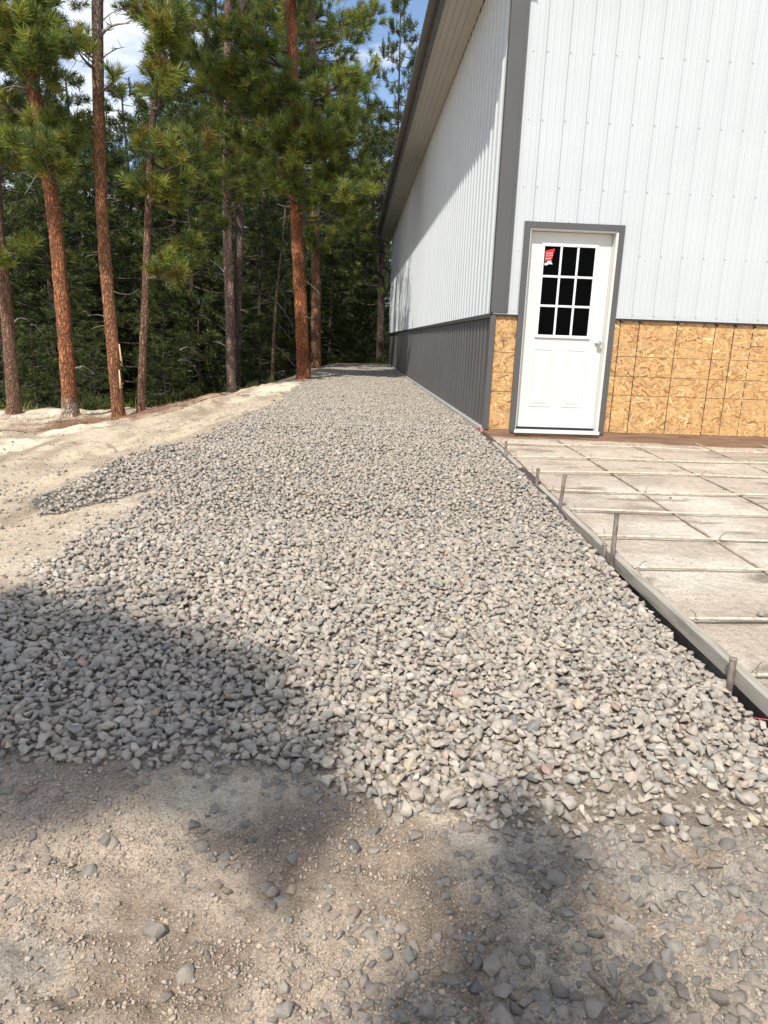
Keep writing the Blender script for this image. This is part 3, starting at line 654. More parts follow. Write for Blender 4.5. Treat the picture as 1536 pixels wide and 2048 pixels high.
# ------------------------------------------------------------------ pines
GREEN = np.array([(0.160, 0.205, 0.040), (0.200, 0.240, 0.042), (0.110, 0.155, 0.040), (0.260, 0.275, 0.050), (0.080, 0.120, 0.040), (0.215, 0.205, 0.046)])
def needles_mesh(name, pos, dr, size, n, w, rs, warm=0.0, limbs=None, bright=1.0):
    pos = np.array(pos); dr = np.array(dr); size = np.array(size); m = len(pos)
    dr = dr/np.linalg.norm(dr, axis=1)[:, None]; dr[:, 2] += 0.45; dr = dr/np.linalg.norm(dr, axis=1)[:, None]
    d = rs.normal(size=(m, n, 3)); d /= np.linalg.norm(d, axis=2)[:, :, None]
    d = d*0.80 + dr[:, None, :]*0.80; d /= np.linalg.norm(d, axis=2)[:, :, None]
    L = size[:, None]*rs.uniform(0.7, 1.1, (m, n))
    b = pos[:, None, :] - dr[:, None, :]*(size[:, None, None]*rs.uniform(0, 0.75, (m, n, 1)))
    side = np.cross(d, rs.normal(size=(m, n, 3))); side /= np.linalg.norm(side, axis=2)[:, :, None]
    tip = b + d*L[:, :, None]; tip[:, :, 2] -= 0.0
    a = b - side*w*0.5; c = b + side*w*0.5; mid = b + d*L[:, :, None]*0.55 + side*w*0.75
    V = np.stack([a, c, mid, tip], 2).reshape(-1, 3)
    k = np.arange(m*n)*4; Fc = np.stack([k, k+1, k+2, k+3], 1)
    pal = GREEN[rs.integers(0, len(GREEN), m)]*rs.uniform(0.75, 1.25, (m, 1))
    if warm: 
        q = rs.uniform(0, 1, m) < warm; pal[q] = np.array((0.16, 0.11, 0.028))*rs.uniform(0.7, 1.2, (q.sum(), 1))
    C = np.repeat(pal, n*4, axis=0)*np.repeat(rs.uniform(0.7, 1.3, (m*n, 1)), 4, axis=0)
    C = C*bright
    if limbs is not None and limbs.v:
        nv = len(limbs.v); V = np.concatenate([np.array(limbs.v), V]); C = np.concatenate([np.array(limbs.c), C]); nf = len(limbs.f); Fc = np.concatenate([np.array(limbs.f), Fc+nv])
        me = mesh_np(name, V, Fc, MNEEDLE, C); me.materials.append(MTWIG); mi = np.zeros(len(me.polygons), np.int32); mi[:nf] = 1
        me.polygons.foreach_set('material_index', mi); return me
    return mesh_np(name, V, Fc, MNEEDLE, C)
class Tree:
    def __init__(s, seed): s.r = random.Random(seed); s.rs = np.random.default_rng(seed); s.w = MB(); s.tp = []; s.td = []; s.ts = []; s.tw = 1.0
    def tuft(s, p, d, z): s.tp.append(tuple(p)); s.td.append(tuple(d)); s.ts.append(z)
    def bough(s, base, end, rad, nt, spread, tsize, sag=0.12, twr=0.006, flat=0.45, col=(0.10, 0.075, 0.055), start=0.35):
        """limb from trunk to end; side shoots with tufts spread round its outer part"""
        r = s.r; base = Vector(base); end = Vector(end); L = (end-base).length; d = (end-base)/L
        pts = []
        j = Vector((r.uniform(-1, 1), r.uniform(-1, 1), r.uniform(-.6, .6)))*L*0.07
        for i in range(8):
            t = i/7; p = base.lerp(end, t) + Vector((0, 0, -sag*L*math.sin(t*math.pi))) + j*math.sin(t*math.pi*1.3); pts.append(p)
        s.w.tube(pts, [rad*(1-0.8*i/7) for i in range(8)], 5, 0, col, False)
        side = d.cross(Vector((0, 0, 1))).normalized() if abs(d.z) < 0.95 else Vector((1, 0, 0))
        nsh = max(2, int(nt/4))
        for k in range(nsh):
            t = start+(1-start)*(k+r.random())/nsh; p0 = pts[min(6, int(t*7))].lerp(pts[min(7, int(t*7)+1)], (t*7) % 1.0)
            q = 1 if k % 2 else -1; ln = spread*(1.15-0.6*t)*r.uniform(0.5, 1.15)
            sd = (side*q*r.uniform(0.5, 1)+d*r.uniform(0.3, 1.1)+Vector((0, 0, r.uniform(-flat, flat*1.6)))).normalized()
            p1 = p0+sd*ln; m = p0.lerp(p1, 0.5)+Vector((0, 0, -0.06*ln))
            s.w.tube([p0, m, p1], [twr*1.3, twr, twr*0.6], 3, 0, col, False)
            s.tuft(p1, sd+Vector((0, 0, .35)), tsize*r.uniform(.85, 1.15))
            for u in range(3):
                pp = m.lerp(p1, r.uniform(-.4, .95)); dd = (sd+Vector((r.uniform(-1, 1), r.uniform(-1, 1), r.uniform(-.2, 1.1)))).normalized()
                e = pp+dd*tsize*r.uniform(0.5, 1.3); s.w.tube([pp, e], [twr*.7, twr*.5], 3, 0, col, False); s.tuft(e, dd, tsize*r.uniform(.75, 1.1))
        s.tuft(end, d+Vector((0, 0, .4)), tsize)
    def dead(s, base, end, rad, col=(0.23, 0.2, 0.17), twigs=4, sag=0.1):
        r = s.r; base = Vector(base); end = Vector(end); L = (end-base).length
        pts = [base.lerp(end, i/5)+Vector((r.uniform(-1, 1), r.uniform(-1, 1), 0))*L*0.025+Vector((0, 0, sag*L*math.sin(i/5*math.pi))) for i in range(6)]
        s.w.tube(pts, [rad*(1-0.8*i/5) for i in range(6)], 5, 0, col, False)
        for k in range(twigs):
            i = r.randint(1, 4); d = Vector((r.uniform(-1, 1), r.uniform(-1, 1), r.uniform(-.6, .7))).normalized()*L*r.uniform(.15, .35)
            s.w.tube([pts[i], pts[i]+d*.6+Vector((0, 0, -.03*L)), pts[i]+d], [rad*.4, rad*.3, rad*.15], 3, 0, col, False)
def interp_path(path, z):
    for a, b in zip(path[:-1], path[1:]):
        if a[2] <= z <= b[2] or b is path[-1]:
            t = (z-a[2])/(b[2]-a[2]); return Vector(a).lerp(Vector(b), t)
def trunk_mesh(path, r0, r1, colf, seed, step=0.14, n=18):
    path = [Vector(p) for p in path]; zs = np.arange(path[0].z, path[-1].z, step); rs = np.random.default_rng(seed)
    q = np.arange(n)*2*math.pi/n; V = []; C = []
    z0, z1 = zs[0], zs[-1]
    jit = rs.normal(0, 0.045, (len(zs), n))
    for i, z in enumerate(zs):
        # smooth path
        c = (interp_path(path, max(z-0.5, z0))+interp_path(path, z)*2+interp_path(path, min(z+0.5, z1)))/4 if i else path[0]
        t = (z-z0)/(z1-z0); r = r0+(r1-r0)*t**0.9
        fl = 1+0.5*math.exp(-(z-z0)/0.20)*(1+0.35*np.cos(q*5+seed)); rr = r*fl*(1+jit[i]+0.04*np.cos(q*3+z*0.7))
        V.append(np.stack([c.x+rr*np.cos(q), c.y+rr*np.sin(q), np.full(n, z)], 1)); C.append(np.tile(np.array(colf(z, t)), (n, 1)))
    V = np.concatenate(V); C = np.concatenate(C); m = len(zs)
    I = np.arange(m*n).reshape(m, n); J = np.roll(I, -1, 1)
    Q = np.stack([I[:-1].ravel(), J[:-1].ravel(), J[1:].ravel(), I[1:].ravel()], 1)
    return mesh_np('trunk', V, Q, MBARK, C, smooth=True)
ORANGE = (0.42, 0.155, 0.060); BROWN = (0.25, 0.135, 0.082); GREY = (0.17, 0.125, 0.10); DARK = (0.10, 0.07, 0.05)
def lerp3(a, b, t): t = max(0, min(1, t)); return tuple(x*(1-t)+y*t for x, y in zip(a, b))

def near_pine(label, px, Y, wpx, top, col_lo, col_hi, zc, clumps=(), deads=(), upper=None, seed=1, zb=None, nn=52, tsz=0.20, cat='pine tree', base_col=None, rad_up=0.5, group='pines at the edge of the gravel', warm=0.0):
    """px: list of (x, y) trunk centre in the photo from base up; top: extra height above the last point"""
    pth = [at(x, y, Y) for x, y in px]
    gz = float(ground(pth[0][0], pth[0][1])) if zb is None else zb
    b = pth[0].copy(); b[2] = min(gz, pth[0][2])-0.15
    pth = [b]+[p for p in pth[1:]]
    d = (pth[-1]-pth[-2]); d = d/d[2]; ext = pth[-1]+d*top*0.6+np.array([0, 0, top*0.4]); pth.append(ext)
    r = wpx/F*Y/2
    root = empty('pine_tree', tuple(b+np.array([0, 0, .15]))); tag(root, label, cat, group)
    def colf(z, t):
        if base_col is not None and z < b[2]+0.55: return lerp3(base_col, col_lo, (z-b[2]-0.35)/0.2)
        return lerp3(col_lo, col_hi, (z-zc)/1.5)
    link('trunk', trunk_mesh(pth, r, r*rad_up, colf, seed), root)
    T = Tree(seed); path = [Vector(p) for p in pth]
    for (cx, cy, dY, rr, nt) in clumps:
        e = Vector(at(cx, cy, Y+dY)); s0 = interp_path(path, max(e.z-0.15-0.25*abs(e.x-path[-2].x), path[0].z+1)); T.bough(s0, e, 0.028+0.01*rr, nt, rr, tsz, 0.10, 0.006)
    for q, (ax, ay, bx, by, dY, rad) in enumerate(deads):
        T2 = Tree(seed*50+q); T2.dead(at(ax, ay, Y), at(bx, by, Y+dY), rad, twigs=6)
        me = bpy.data.meshes.new('dead_branch'); me.from_pydata(T2.w.v, [], T2.w.f); me.update(); setcol(me, np.array(T2.w.c, np.float32)); me.materials.append(MTWIG); link('dead_branch', me, root)
    if upper:
        z0, z1, R, nb = upper
        for i in range(nb):
            z = z0+(z1-z0)*(i+T.r.random())/nb; t = (z-z0)/(z1-z0); a = i*2.4+T.r.uniform(-.5, .5); L = R*(1-0.65*t)*T.r.uniform(.7, 1.15); s0 = interp_path(path, z)
            T.bough(s0, s0+Vector((math.cos(a)*L, math.sin(a)*L, L*T.r.uniform(-.05, .4))), 0.03, 34, L*.45, tsz, 0.10, 0.006)
    for k in range(10 if clumps else 0):
        z = T.r.uniform(path[0].z+1.5, path[0].z+7); a = T.r.uniform(0, 6.28); s0 = interp_path(path, z); L = T.r.uniform(.08, .35); T.dead(s0, s0+Vector((math.cos(a)*(L+r), math.sin(a)*(L+r), T.r.uniform(-.1, .1))), 0.009, twigs=0)
    if T.tp: link('crown', needles_mesh('crown', T.tp, T.td, T.ts, nn, 0.0085, T.rs, warm, T.w), root)
    return root, path

R_ = random.Random(77)
def cl(x0, x1, y0, y1, n, rr=0.8, nt=34, dy=1.2): return [(R_.uniform(x0, x1), R_.uniform(y0, y1), R_.uniform(-dy, dy), rr*R_.uniform(.8, 1.15), nt) for _ in range(n)]
# the tall orange pine at the gravel edge
near_pine('tall orange barked pine rooted at the left edge of the gravel path', [(608, 764), (601, 600), (592, 430), (588, 250), (584, 80), (582, 0)], 16.6, 26, 5, ORANGE, ORANGE, 50,
    clumps=cl(390, 540, 30, 170, 11, .75, 44)+cl(540, 650, 10, 60, 3, .7)+cl(470, 590, 210, 330, 6, .75, 44)+cl(620, 770, 190, 300, 9, .75, 40)+cl(600, 765, 290, 400, 8, .65, 36)+cl(600, 740, 120, 190, 4, .7)+[(x_, y_, d_, .55, 30) for x_, y_, d_ in ((545, 245, -1.1), (590, 275, -.9), (640, 250, -1.2), (560, 320, -1.0), (610, 345, -.9), (650, 385, -.8), (570, 380, -.7), (560, 150, -.9), (600, 175, -.7), (600, 225, -.8))],
    upper=(9.6, 13.5, 2.6, 18), seed=21, deads=[(603, 560, 640, 590, -.3, .012)])
near_pine('paler brown pine just behind the tall orange one', [(631, 736), (632, 560), (631, 400), (627, 200), (624, 60), (622, 0)], 23.5, 20, 5, (0.38, 0.20, 0.115), (0.26, 0.18, 0.135), 5.5,
    clumps=cl(640, 745, 20, 170, 9, 1.0, 36)+cl(560, 640, 20, 180, 5, 1.0)+cl(600, 720, 440, 520, 4, .8), upper=(12.5, 16, 2.2, 12), seed=22)
near_pine('leaning orange pine with bleached dusty base', [(141, 832), (128, 640), (106, 400), (88, 300), (62, 140), (50, 40), (44, 0)], 13.0, 29, 6, (0.40, 0.165, 0.070), (0.20, 0.12, 0.08), 6.0,
    clumps=cl(-20, 95, 0, 120, 12, .55, 40)+cl(0, 140, 250, 340, 8, .55, 36)+cl(-30, 40, 180, 260, 4, .6)+[(60, 110, -.9, .45, 26), (45, 60, -.8, .45, 26), (80, 260, -.8, .4, 24), (100, 310, -.7, .4, 24)], deads=[(65, 185, 0, 180, -.6, .025), (100, 330, 50, 390, .3, .02)], upper=(7.6, 12, 2.4, 16), seed=23, base_col=(0.5, 0.42, 0.32))
near_pine('brown pine with a torn strip of pale splintered bark low on its side', [(237, 828), (226, 700), (210, 520), (203, 400), (198, 250), (195, 100), (195, 0)], 13.0, 24, 6, (0.38, 0.175, 0.080), (0.22, 0.165, 0.125), 4.2,
    clumps=cl(140, 180, 70, 100, 2, .3, 12)+cl(215, 240, 120, 150, 1, .25, 10), deads=[(200, 70, 262, 48, -.3, .03), (205, 118, 252, 94, .2, .015), (208, 170, 240, 196, .2, .012), (190, 130, 130, 95, .3, .014), (188, 140, 150, 120, -.2, .01), (205, 40, 250, 20, .2, .012)], upper=(7.9, 12, 2.2, 14), seed=24, rad_up=.62)
near_pine('slim brown pine standing right beside the splintered one', [(279, 828), (286, 700), (292, 560), (297, 420), (304, 260), (314, 120), (320, 0)], 13.4, 15, 6, (0.27, 0.155, 0.10), (0.12, 0.085, 0.06), 3.6,
    clumps=cl(280, 350, 0, 80, 6, .42, 36)+cl(265, 330, 140, 180, 3, .35, 22)+cl(310, 400, 240, 330, 5, .6, 36)+cl(290, 400, 350, 420, 3, .5, 30)+cl(290, 400, 490, 545, 4, .38, 24, .6)+[(300, 280, -.6, .35, 20), (290, 375, -.5, .3, 16)], deads=[(310, 150, 280, 130, .3, .012)], upper=(8, 11.5, 1.8, 12), seed=25, warm=0.12)
near_pine('brown pine at the far left edge of the picture', [(28, 824), (20, 700), (8, 560), (-6, 430), (-16, 200), (-22, 0)], 14.6, 24, 6, (0.27, 0.155, 0.10), (0.18, 0.11, 0.075), 5,
    clumps=cl(-60, 60, 420, 520, 4, .6, 30)+cl(-60, 30, 250, 400, 5, .7), upper=(7, 12, 2.4, 16), seed=26)
near_pine('left stem of the grey twin pines behind the dirt bank', [(463, 800), (461, 640), (456, 500), (452, 380), (455, 240)], 21.0, 22, 5, (0.42, 0.29, 0.23), (0.34, 0.21, 0.17), 5,
    clumps=cl(400, 520, 260, 420, 8, 1.0, 34)+[(455, 290, -1.5, .9, 34), (450, 370, -1.4, .9, 34), (480, 330, -1.6, .9, 34), (420, 430, -1.0, .7, 26)], deads=[(459, 560, 420, 520, .2, .02), (459, 575, 428, 548, -.2, .016), (461, 650, 432, 632, .1, .016), (461, 672, 434, 650, .2, .016), (462, 700, 424, 683, .1, .016)], upper=(8.5, 13, 2.2, 14), seed=27, zb=-2.2)
near_pine('right stem of the grey twin pines behind the dirt bank', [(470, 800), (472, 680), (476, 560), (480, 420), (484, 240)], 21.3, 20, 5, (0.25, 0.185, 0.15), (0.22, 0.165, 0.135), 5,
    clumps=cl(440, 560, 230, 400, 7, 1.0, 34), deads=[(477, 545, 500, 524, .2, .02), (478, 620, 495, 626, -.2, .012), (474, 680, 494, 660, .1, .014), (473, 660, 496, 653, .2, .012)], upper=(8.5, 13, 2.2, 14), seed=28, zb=-2.2)
# slender dead pine with drooping bare branches
dd = [(549, 640, 585, 690, .4, .010), (553, 570, 580, 615, .3, .012), (546, 690, 590, 735, .3, .010), (551, 600, 592, 668, -.3, .012), (544, 745, 575, 755, .2, .01), (556, 540, 588, 530, .3, .01), (545, 700, 572, 700, .3, .009), (557, 560, 540, 590, .1, .008)]
near_pine('slender dead pine with arching bare branches between two living trunks', [(543, 770), (546, 700), (551, 620), (558, 540), (566, 480)], 19.5, 8, .8, (0.26, 0.18, 0.11), (0.22, 0.19, 0.14), 2.5, clumps=(), deads=dd, seed=29, rad_up=.3, cat='dead tree', zb=-1.0)
near_pine('dark pine at the far end of the gravel beside the building', [(760, 735), (762, 600), (765, 470)], 31.5, 17, 2, (0.12, 0.085, 0.065), (0.07, 0.05, 0.04), 2,
    clumps=cl(680, 790, 330, 600, 16, 1.3, 34, 2), upper=(4.5, 7.5, 2.6, 16), seed=30, zb=-1.0)

# splintered bark on the brown pine
mb = MB()
for (x0, y0, x1, y1, w) in ((238, 688, 241, 722, .025), (240, 728, 246, 733, .018), (240, 700, 244, 728, .015), (238, 740, 240, 778, .028), (239, 770, 247, 766, .022), (240, 775, 246, 773, .018)):
    a = Vector(at(x0, y0, 12.86)); b = Vector(at(x1, y1, 12.83)); n = Vector((w/2, -.01, 0)) if abs(y1-y0) > 15 else Vector((0, -.01, w/2))
    m = a.lerp(b, .5)+Vector((.012, -.02, 0))
    vs = [a-n, a+n, m-n*1.1, m+n*1.2, b-n*.4, b+n*.4]; vs += [v+Vector((0, .012, 0)) for v in vs]
    mb.add(vs, [(0, 1, 3, 2), (2, 3, 5, 4), (6, 8, 9, 7), (8, 10, 11, 9), (0, 2, 8, 6), (2, 4, 10, 8), (1, 7, 9, 3), (3, 9, 11, 5)])
o = mb.build('torn_bark', NT('fresh_splintered_wood', 0.8, (0.62, 0.46, 0.25)).m)
host = [t for t in bpy.data.objects if t.get('label', '').startswith('brown pine with a torn')][0]
o.parent = host; o.location = -Vector(host.location)

# background pines: a few kinds, copied
def proto(seed, H, R, base, nb, nn=15, lean=0.0, col=DARK, tsz=0.27, dead=6, thin=1.0):
    root = empty('pine_tree', (0, 0, 0)); T = Tree(seed); r = T.r
    path = [(0, 0, -0.3), (lean*.3+r.uniform(-.1, .1), r.uniform(-.1, .1), H*.35), (lean*.7+r.uniform(-.2, .2), r.uniform(-.1, .1), H*.7), (lean, 0, H)]
    link('trunk', trunk_mesh(path, 0.012*H+.03, 0.03, lambda z, t: lerp3(col, DARK, t*1.4), seed, 0.4, 10), root, False)
    pv = [Vector(p) for p in path]
    for i in range(nb):
        z = H*(base+(0.98-base)*(i+r.random())/nb); t = (z/H-base)/(1-base); a = i*2.399+r.uniform(-.6, .6)
        L = R*(math.sin(min(1, (1-t)*1.25+0.08)*math.pi/2)**0.9)*r.uniform(.55, 1.2)*(0.65+0.35*min(1, t*4)); s0 = interp_path(pv, z)
        T.bough(s0, s0+Vector((math.cos(a)*L, math.sin(a)*L, L*r.uniform(-.12, .35)*(0.5+t))), 0.012+0.012*L, int(30*thin), L*.42+.15, tsz, 0.08, 0.007)
    for i in range(dead):
        z = H*r.uniform(.06, base+.15); a = r.uniform(0, 6.28); L = r.uniform(.8, 2.0); s0 = interp_path(pv, z); T.dead(s0, s0+Vector((math.cos(a)*L, math.sin(a)*L, -L*r.uniform(.0, .3))), 0.014, twigs=5, sag=.12)
    link('crown', needles_mesh('crown', T.tp, T.td, T.ts, nn, 0.020, T.rs, 0.0, T.w, np.array([0.42, 0.47, 0.62])), root)  # darker, bluer needle tint paints in the canopy shade of the wood
    return root
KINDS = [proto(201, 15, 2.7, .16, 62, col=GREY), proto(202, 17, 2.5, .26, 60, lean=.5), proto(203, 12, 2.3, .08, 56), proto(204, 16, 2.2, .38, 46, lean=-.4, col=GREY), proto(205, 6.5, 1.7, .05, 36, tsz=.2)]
KH = [15, 17, 12, 16, 6.5]
first = [True]*5
PLACES = ['behind the dirt bank on the left', 'behind the leaning orange pine', 'behind the splintered brown pine', 'in the wood behind the grey twin pines', 'in the wood behind the tall orange pine', 'in the wood beyond the end of the gravel path', 'out beyond the left edge of the clearing']
KN = ['full dark pine', 'tall leaning pine', 'low branched bushy pine', 'thin crowned grey pine', 'short young pine']
def place(kind, px, Y, topy, sw=1.0, top_h=None):
    global first
    x = at(px, 760, Y)[0]; gz = float(ground(x, Y)); hor = 682+0.0355*(px-705)
    H = (hor-topy)*Y/F+0.9-gz if top_h is None else top_h
    o = KINDS[kind]
    if first[kind]: first[kind] = False
    else:
        c = o.copy(); COL.objects.link(c)
        for ch in o.children:
            q = ch.copy(); COL.objects.link(q); q.parent = c
        o = c
    s = H/KH[kind]; o.location = (x, Y, gz); o.scale = (s*sw, s*sw, s); o.rotation_euler = (0, 0, R_.uniform(0, 6.28))
    pi = 6 if px < -40 else 0 if px < 70 else 1 if px < 180 else 2 if px < 360 else 3 if px < 540 else 4 if px < 660 else 5
    dist = 'near' if Y < 27 else 'middle distance' if Y < 42 else 'far'
    size = ''
    tag(o, f'{KN[kind]} {PLACES[pi]}, {dist}{size}', 'pine tree', 'background pines in the wood')
    return o
B = [(0, 110, 25, 205, 1.1), (2, 60, 30, 430, 1.2), (0, 170, 30, 225, 1.1), (2, 230, 24, 330, 1.2), (0, 270, 33, 240, 1.0), (3, 350, 27, 190, 0.9), (2, 390, 25, 330, 1.2), (0, 420, 34, 190, 1.2),
     (1, 510, 28, 20, 1.1), (3, 440, 38, 60, 1.2), (0, 560, 36, 60, 1.2), (2, 520, 24, 420, 1.1), (0, 650, 42, 230, 1.2), (0, 720, 40, 260, 1.2), (3, 779, 40, 88, 0.55), (2, 700, 33, 430, 1.3), (2, 660, 30, 500, 1.1), (0, 745, 52, 270, 1.2),
     (1, -30, 24, -80, 1.1), (0, -60, 30, 60, 1.2), (0, 20, 40, 260, 1.1), (2, 10, 22, 520, 1.2), (2, 150, 21, 560, 1.1), (2, 330, 21, 560, 1.0), (0, 340, 44, 240, 1.2), (0, 200, 46, 290, 1.3), (0, 480, 48, 200, 1.2), (2, 300, 36, 380, 1.3), (2, 100, 40, 400, 1.3), (2, 590, 30, 520, 1.2),
     (4, 400, 24, 600, 1.0), (4, 500, 27, 610, 1.1), (4, 690, 31, 620, 1.1), (4, 740, 34, 600, 1.1), (4, 190, 19, 690, 1.0), (4, 70, 19, 660, 1.1), (4, 330, 19, 680, 1.0), (4, 520, 22, 640, 1.0), (4, 575, 24, 610, 1.0), (4, 660, 31, 590, 1.1)]
for k, px, Y, ty, sw in B: place(k, px, Y, ty, sw)
for i in range(34):
    px = -120+i*27+R_.uniform(-12, 12); Y = R_.uniform(50, 85); lim = 360 if px < 430 else 330
    place(R_.choice((0, 0, 2, 1)), px, Y, R_.uniform(lim-30, lim+170), 1.5)
for i in range(26):
    px = -100+i*34+R_.uniform(-12, 12); place(R_.choice((2, 4)), px, R_.uniform(30, 48), R_.uniform(470, 620), 1.6)

# shade pines behind the camera (they cast the foreground shade)
SUNV = Vector((0.344, 0.76, -1.0))
def shade_pine(label, bx, by, H, targets, seed):
    gz = float(ground(bx, by)); root = empty('pine_tree', (bx, by, gz)); tag(root, label, 'pine tree', 'pines behind the camera')
    T = Tree(seed); path = [Vector((bx, by, gz-.2)), Vector((bx+.1, by, H*.5)), Vector((bx, by+.1, H))]
    link('trunk', trunk_mesh(path, .17, .05, lambda z, t: ORANGE, seed, .3, 12), root)
    for (gx, gy, h, rr, nt) in targets:
        zg = float(ground(gx, gy)); e = Vector((gx, gy, zg))-SUNV*h; s0 = interp_path(path, min(H-.2, max(e.z-.5, 3)))
        T.bough(s0, e, .022, nt, rr*1.3, .2, .08, .008, start=max(0.3, 1-2.2*rr/max(.5, (e-s0).length)))
        for _ in range(int(nt*1.2)):
            q = Vector((T.r.gauss(0, 1), T.r.gauss(0, 1), T.r.gauss(0, .6)))*rr*.55; T.tuft(e+q, (T.r.uniform(-1, 1), T.r.uniform(-1, 1), .6), .19)
            if T.r.random() < .5: T.w.tube([e, e+q], [.006, .004], 3, 0, (.1, .075, .055), False)
    link('crown', needles_mesh('crown', T.tp, T.td, T.ts, 28, .012, T.rs, 0.0, T.w), root)
SH = [(-1.55, 2.55, 9.0, .42, 54), (-1.0, 2.42, 9.4, .30, 51), (-.62, 2.22, 8.6, .30, 51), (-1.3, 2.05, 8.8, .36, 60), (-.85, 1.95, 9.2, .32, 54), (-.45, 1.92, 8.7, .22, 42), (-.22, 1.70, 8.4, .13, 24), (-1.9, 2.1, 9, .6, 66),
      (-1.1, 1.65, 8.2, .10, 3)]
shade_pine('tall pine behind the camera whose crown shades the near gravel', -5.5, -4.1, 9.6, SH, 61)
shade_pine('second pine behind the camera shading the dirt at the bottom of the view', -2.9, -7.3, 10.0, [(.50, 1.42, 9.0, .05, 6), (.40, 1.12, 9.1, .12, 12), (.22, 1.02, 8.8, .10, 10), (.3, .86, 9, .2, 16)], 62)

# fallen and dead limbs, litter, tufts of brush on the forest edge
def limb(label, pts, rad, col, twigs=5, seed=1):
    T = Tree(seed); a, b = Vector(pts[0]), Vector(pts[1]); T.dead(a, b, rad, col, twigs, .04)
    me = bpy.data.meshes.new('fallen_branch'); me.from_pydata(T.w.v, [], T.w.f); me.update(); setcol(me, np.array(T.w.c, np.float32)); me.materials.append(MTWIG)
    tag(link('fallen_branch', me), label, 'branch', 'dead branches on the ground')
gp = lambda x, y, h=0.02: (x, y, float(ground(x, y))+h)
limb('twisted dark root stub poking from the pale dirt bank', (gp(-2.55, 11.9), gp(-2.2, 12.2, .08)), .014, (.16, .1, .07), 5, 71)
limb('thin brown stick lying across the pale dirt left of the gravel', (gp(-2.35, 6.9), gp(-2.15, 6.5)), .008, (.35, .2, .12), 1, 72)
limb('dark stick half buried in the dirt in front of the leaning pine', (gp(-4.9, 11.9), gp(-4.6, 12.0)), .014, (.2, .14, .1), 4, 73)
limb('bent grey branch beside the slim brown pine', (gp(-3.7, 12.9), gp(-3.45, 13.0)), .012, (.3, .24, .18), 6, 74)
limb('weathered branch at the foot of the far left pine', (gp(-5.2, 10.5), gp(-4.8, 10.7)), .014, (.22, .17, .13), 5, 75)
for i, (x0, y0, x1, y1, Y) in enumerate(((355, 722, 400, 752, 18), (360, 700, 398, 712, 19), (60, 650, 90, 680, 18), (145, 740, 190, 750, 18), (20, 652, 60, 642, 20), (170, 716, 200, 722, 19), (540, 745, 580, 760, 24))):
    T = Tree(300+i); T.dead(at(x0, y0, Y), at(x1, y1, Y+.4), .018, (.34, .3, .26), 5, .25)
    me = bpy.data.meshes.new('fallen_branch'); me.from_pydata(T.w.v, [], T.w.f); me.update(); setcol(me, np.array(T.w.c, np.float32)); me.materials.append(MTWIG)
    tag(link('fallen_branch', me), ['pale arched dead limb in the dark wood right of the slim pine', 'short pale limb just above the arched one in the dark wood', 'grey dead limb left of the leaning orange pine', 'pale dead limb between the leaning and splintered pines', 'thin dead limb by the far left trunk', 'small dead limb just left of the splintered pine', 'dead limb low in the dark wood beside the dead pine'][i], 'branch', 'dead limbs in the dark wood')
# needle litter
n = 5200; a = rng.normal(size=(n, 2))*np.array([0.85, 0.75])+np.array([-3.95, 11.9]); a2 = rng.uniform([-7, 12.5], [-1.8, 14.6], (1500, 2)); a = np.concatenate([a, a2])
z = ground(a[:, 0], a[:, 1])+rng.uniform(0.004, 0.03, len(a)); q = rng.uniform(0, math.pi, len(a)); L = rng.uniform(.03, .11, len(a)); w = .006
dx, dy = np.cos(q)*L, np.sin(q)*L; px_, py_ = -np.sin(q)*w, np.cos(q)*w
V = np.stack([np.stack([a[:, 0], a[:, 1], z], 1), np.stack([a[:, 0]+px_, a[:, 1]+py_, z+.004], 1), np.stack([a[:, 0]+dx, a[:, 1]+dy, z+rng.uniform(-.01, .03, len(a))], 1)], 1).reshape(-1, 3)
k = np.arange(len(a))*3; Cn = np.repeat(np.array([(.26, .12, .06), (.34, .2, .11), (.17, .09, .055)])[rng.integers(0, 3, len(a))], 3, axis=0)
tag(link('needle_litter', mesh_np('needle_litter', V, np.stack([k, k+1, k+2], 1), MTWIG, Cn)), 'rust brown pine needle litter around the tree bases', None, None, 'stuff')
# undergrowth: low brush and grass on the forest floor
n = 900; bx = rng.uniform(-14, 2.5, n); by = rng.uniform(16, 36, n); cc = np.interp(bx, CX, CY); m = by > cc+1.2; bx, by = bx[m], by[m]
pos = []; dr = []; sz = []
for x, y in zip(bx, by):
    gz = float(ground(x, y))
    for k in range(5): pos.append((x+R_.gauss(0, .18), y+R_.gauss(0, .18), gz+R_.uniform(.05, .5))); dr.append((R_.uniform(-.6, .6), R_.uniform(-.6, .6), 1)); sz.append(R_.uniform(.2, .4))
tag(link('undergrowth', needles_mesh('undergrowth', pos, dr, sz, 9, .014, np.random.default_rng(5))), 'low scrub and grass on the dark forest floor', None, None, 'stuff')

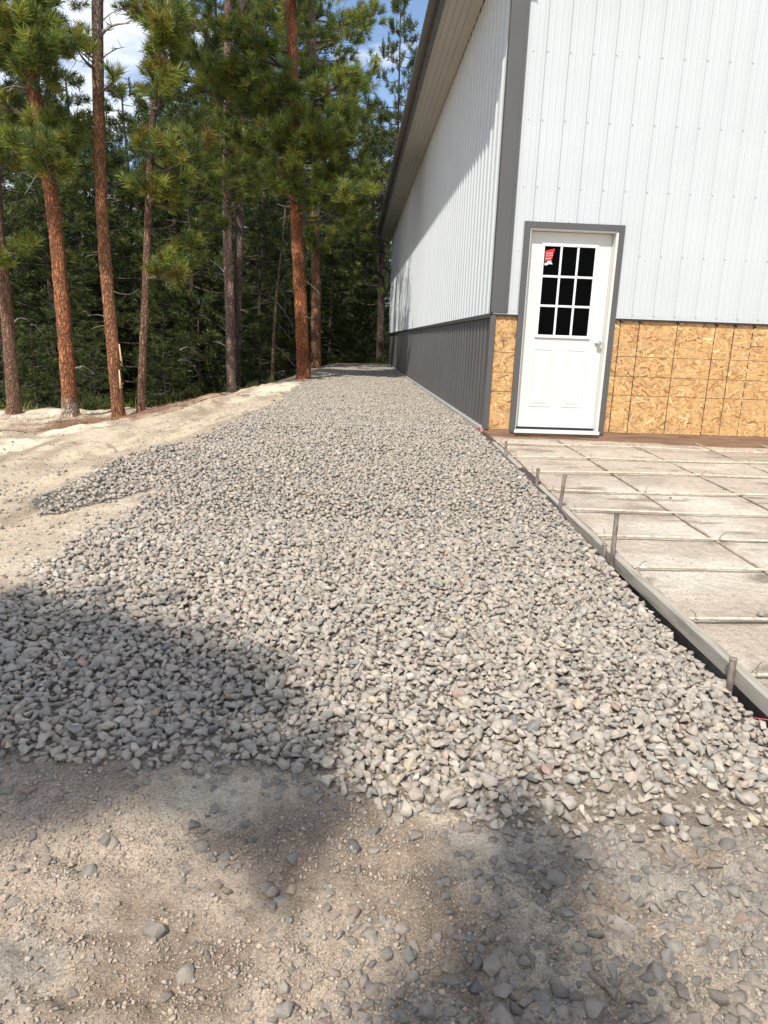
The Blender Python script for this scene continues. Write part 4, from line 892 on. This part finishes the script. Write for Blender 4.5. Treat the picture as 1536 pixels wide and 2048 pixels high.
# ------------------------------------------------------------------ sky and sun
SD = -SUNV.normalized(); elev = math.asin(SD.z); az = math.atan2(SD.x, SD.y)
wd = bpy.data.worlds.new('World'); scene.world = wd; wd.use_nodes = True; nt = wd.node_tree
bg = nt.nodes['Background']; bg.inputs['Strength'].default_value = 0.15
sky = nt.nodes.new('ShaderNodeTexSky'); sky.sky_type = 'NISHITA'; sky.sun_disc = False; sky.sun_elevation = elev; sky.sun_rotation = az; sky.altitude = 600; sky.ozone_density = 1.0; sky.dust_density = 0.8
tc = nt.nodes.new('ShaderNodeTexCoord'); mp = nt.nodes.new('ShaderNodeMapping'); mp.inputs['Scale'].default_value = (1, 1, 2.2); mp.inputs['Location'].default_value = (0.35, 0.1, 0.3)
no = nt.nodes.new('ShaderNodeTexNoise'); no.inputs['Scale'].default_value = 3.2; no.inputs['Detail'].default_value = 7; no.inputs['Roughness'].default_value = 0.55; no.inputs['Distortion'].default_value = 0.3
cr_ = nt.nodes.new('ShaderNodeValToRGB'); cr_.color_ramp.elements[0].position = 0.47; cr_.color_ramp.elements[1].position = 0.56
mx = nt.nodes.new('ShaderNodeMixRGB'); mx.inputs['Color2'].default_value = (6.2, 6.4, 6.9, 1)
ml = nt.nodes.new('ShaderNodeMath'); ml.operation = 'MULTIPLY'; ml.inputs[1].default_value = 0.85
L = nt.links.new
L(tc.outputs['Generated'], mp.inputs[0]); L(mp.outputs[0], no.inputs['Vector']); L(no.outputs[0], cr_.inputs[0]); L(cr_.outputs[0], ml.inputs[0]); L(ml.outputs[0], mx.inputs['Fac']); L(sky.outputs[0], mx.inputs['Color1']); L(mx.outputs[0], bg.inputs['Color'])
sl = bpy.data.lights.new('sun', 'SUN'); sl.energy = 4.2; sl.angle = math.radians(0.53); sl.color = (1.0, 0.955, 0.89)
so = bpy.data.objects.new('sun', sl); COL.objects.link(so); so.rotation_euler = SUNV.to_track_quat('-Z', 'Y').to_euler(); so.location = (-8, -15, 20)

vs_ = scene.view_settings; vs_.view_transform = 'Standard'; vs_.look = 'None'; vs_.exposure = 0.36; vs_.gamma = 1.0
scene.cycles.max_bounces = 6; scene.cycles.diffuse_bounces = 3; scene.cycles.transparent_max_bounces = 4
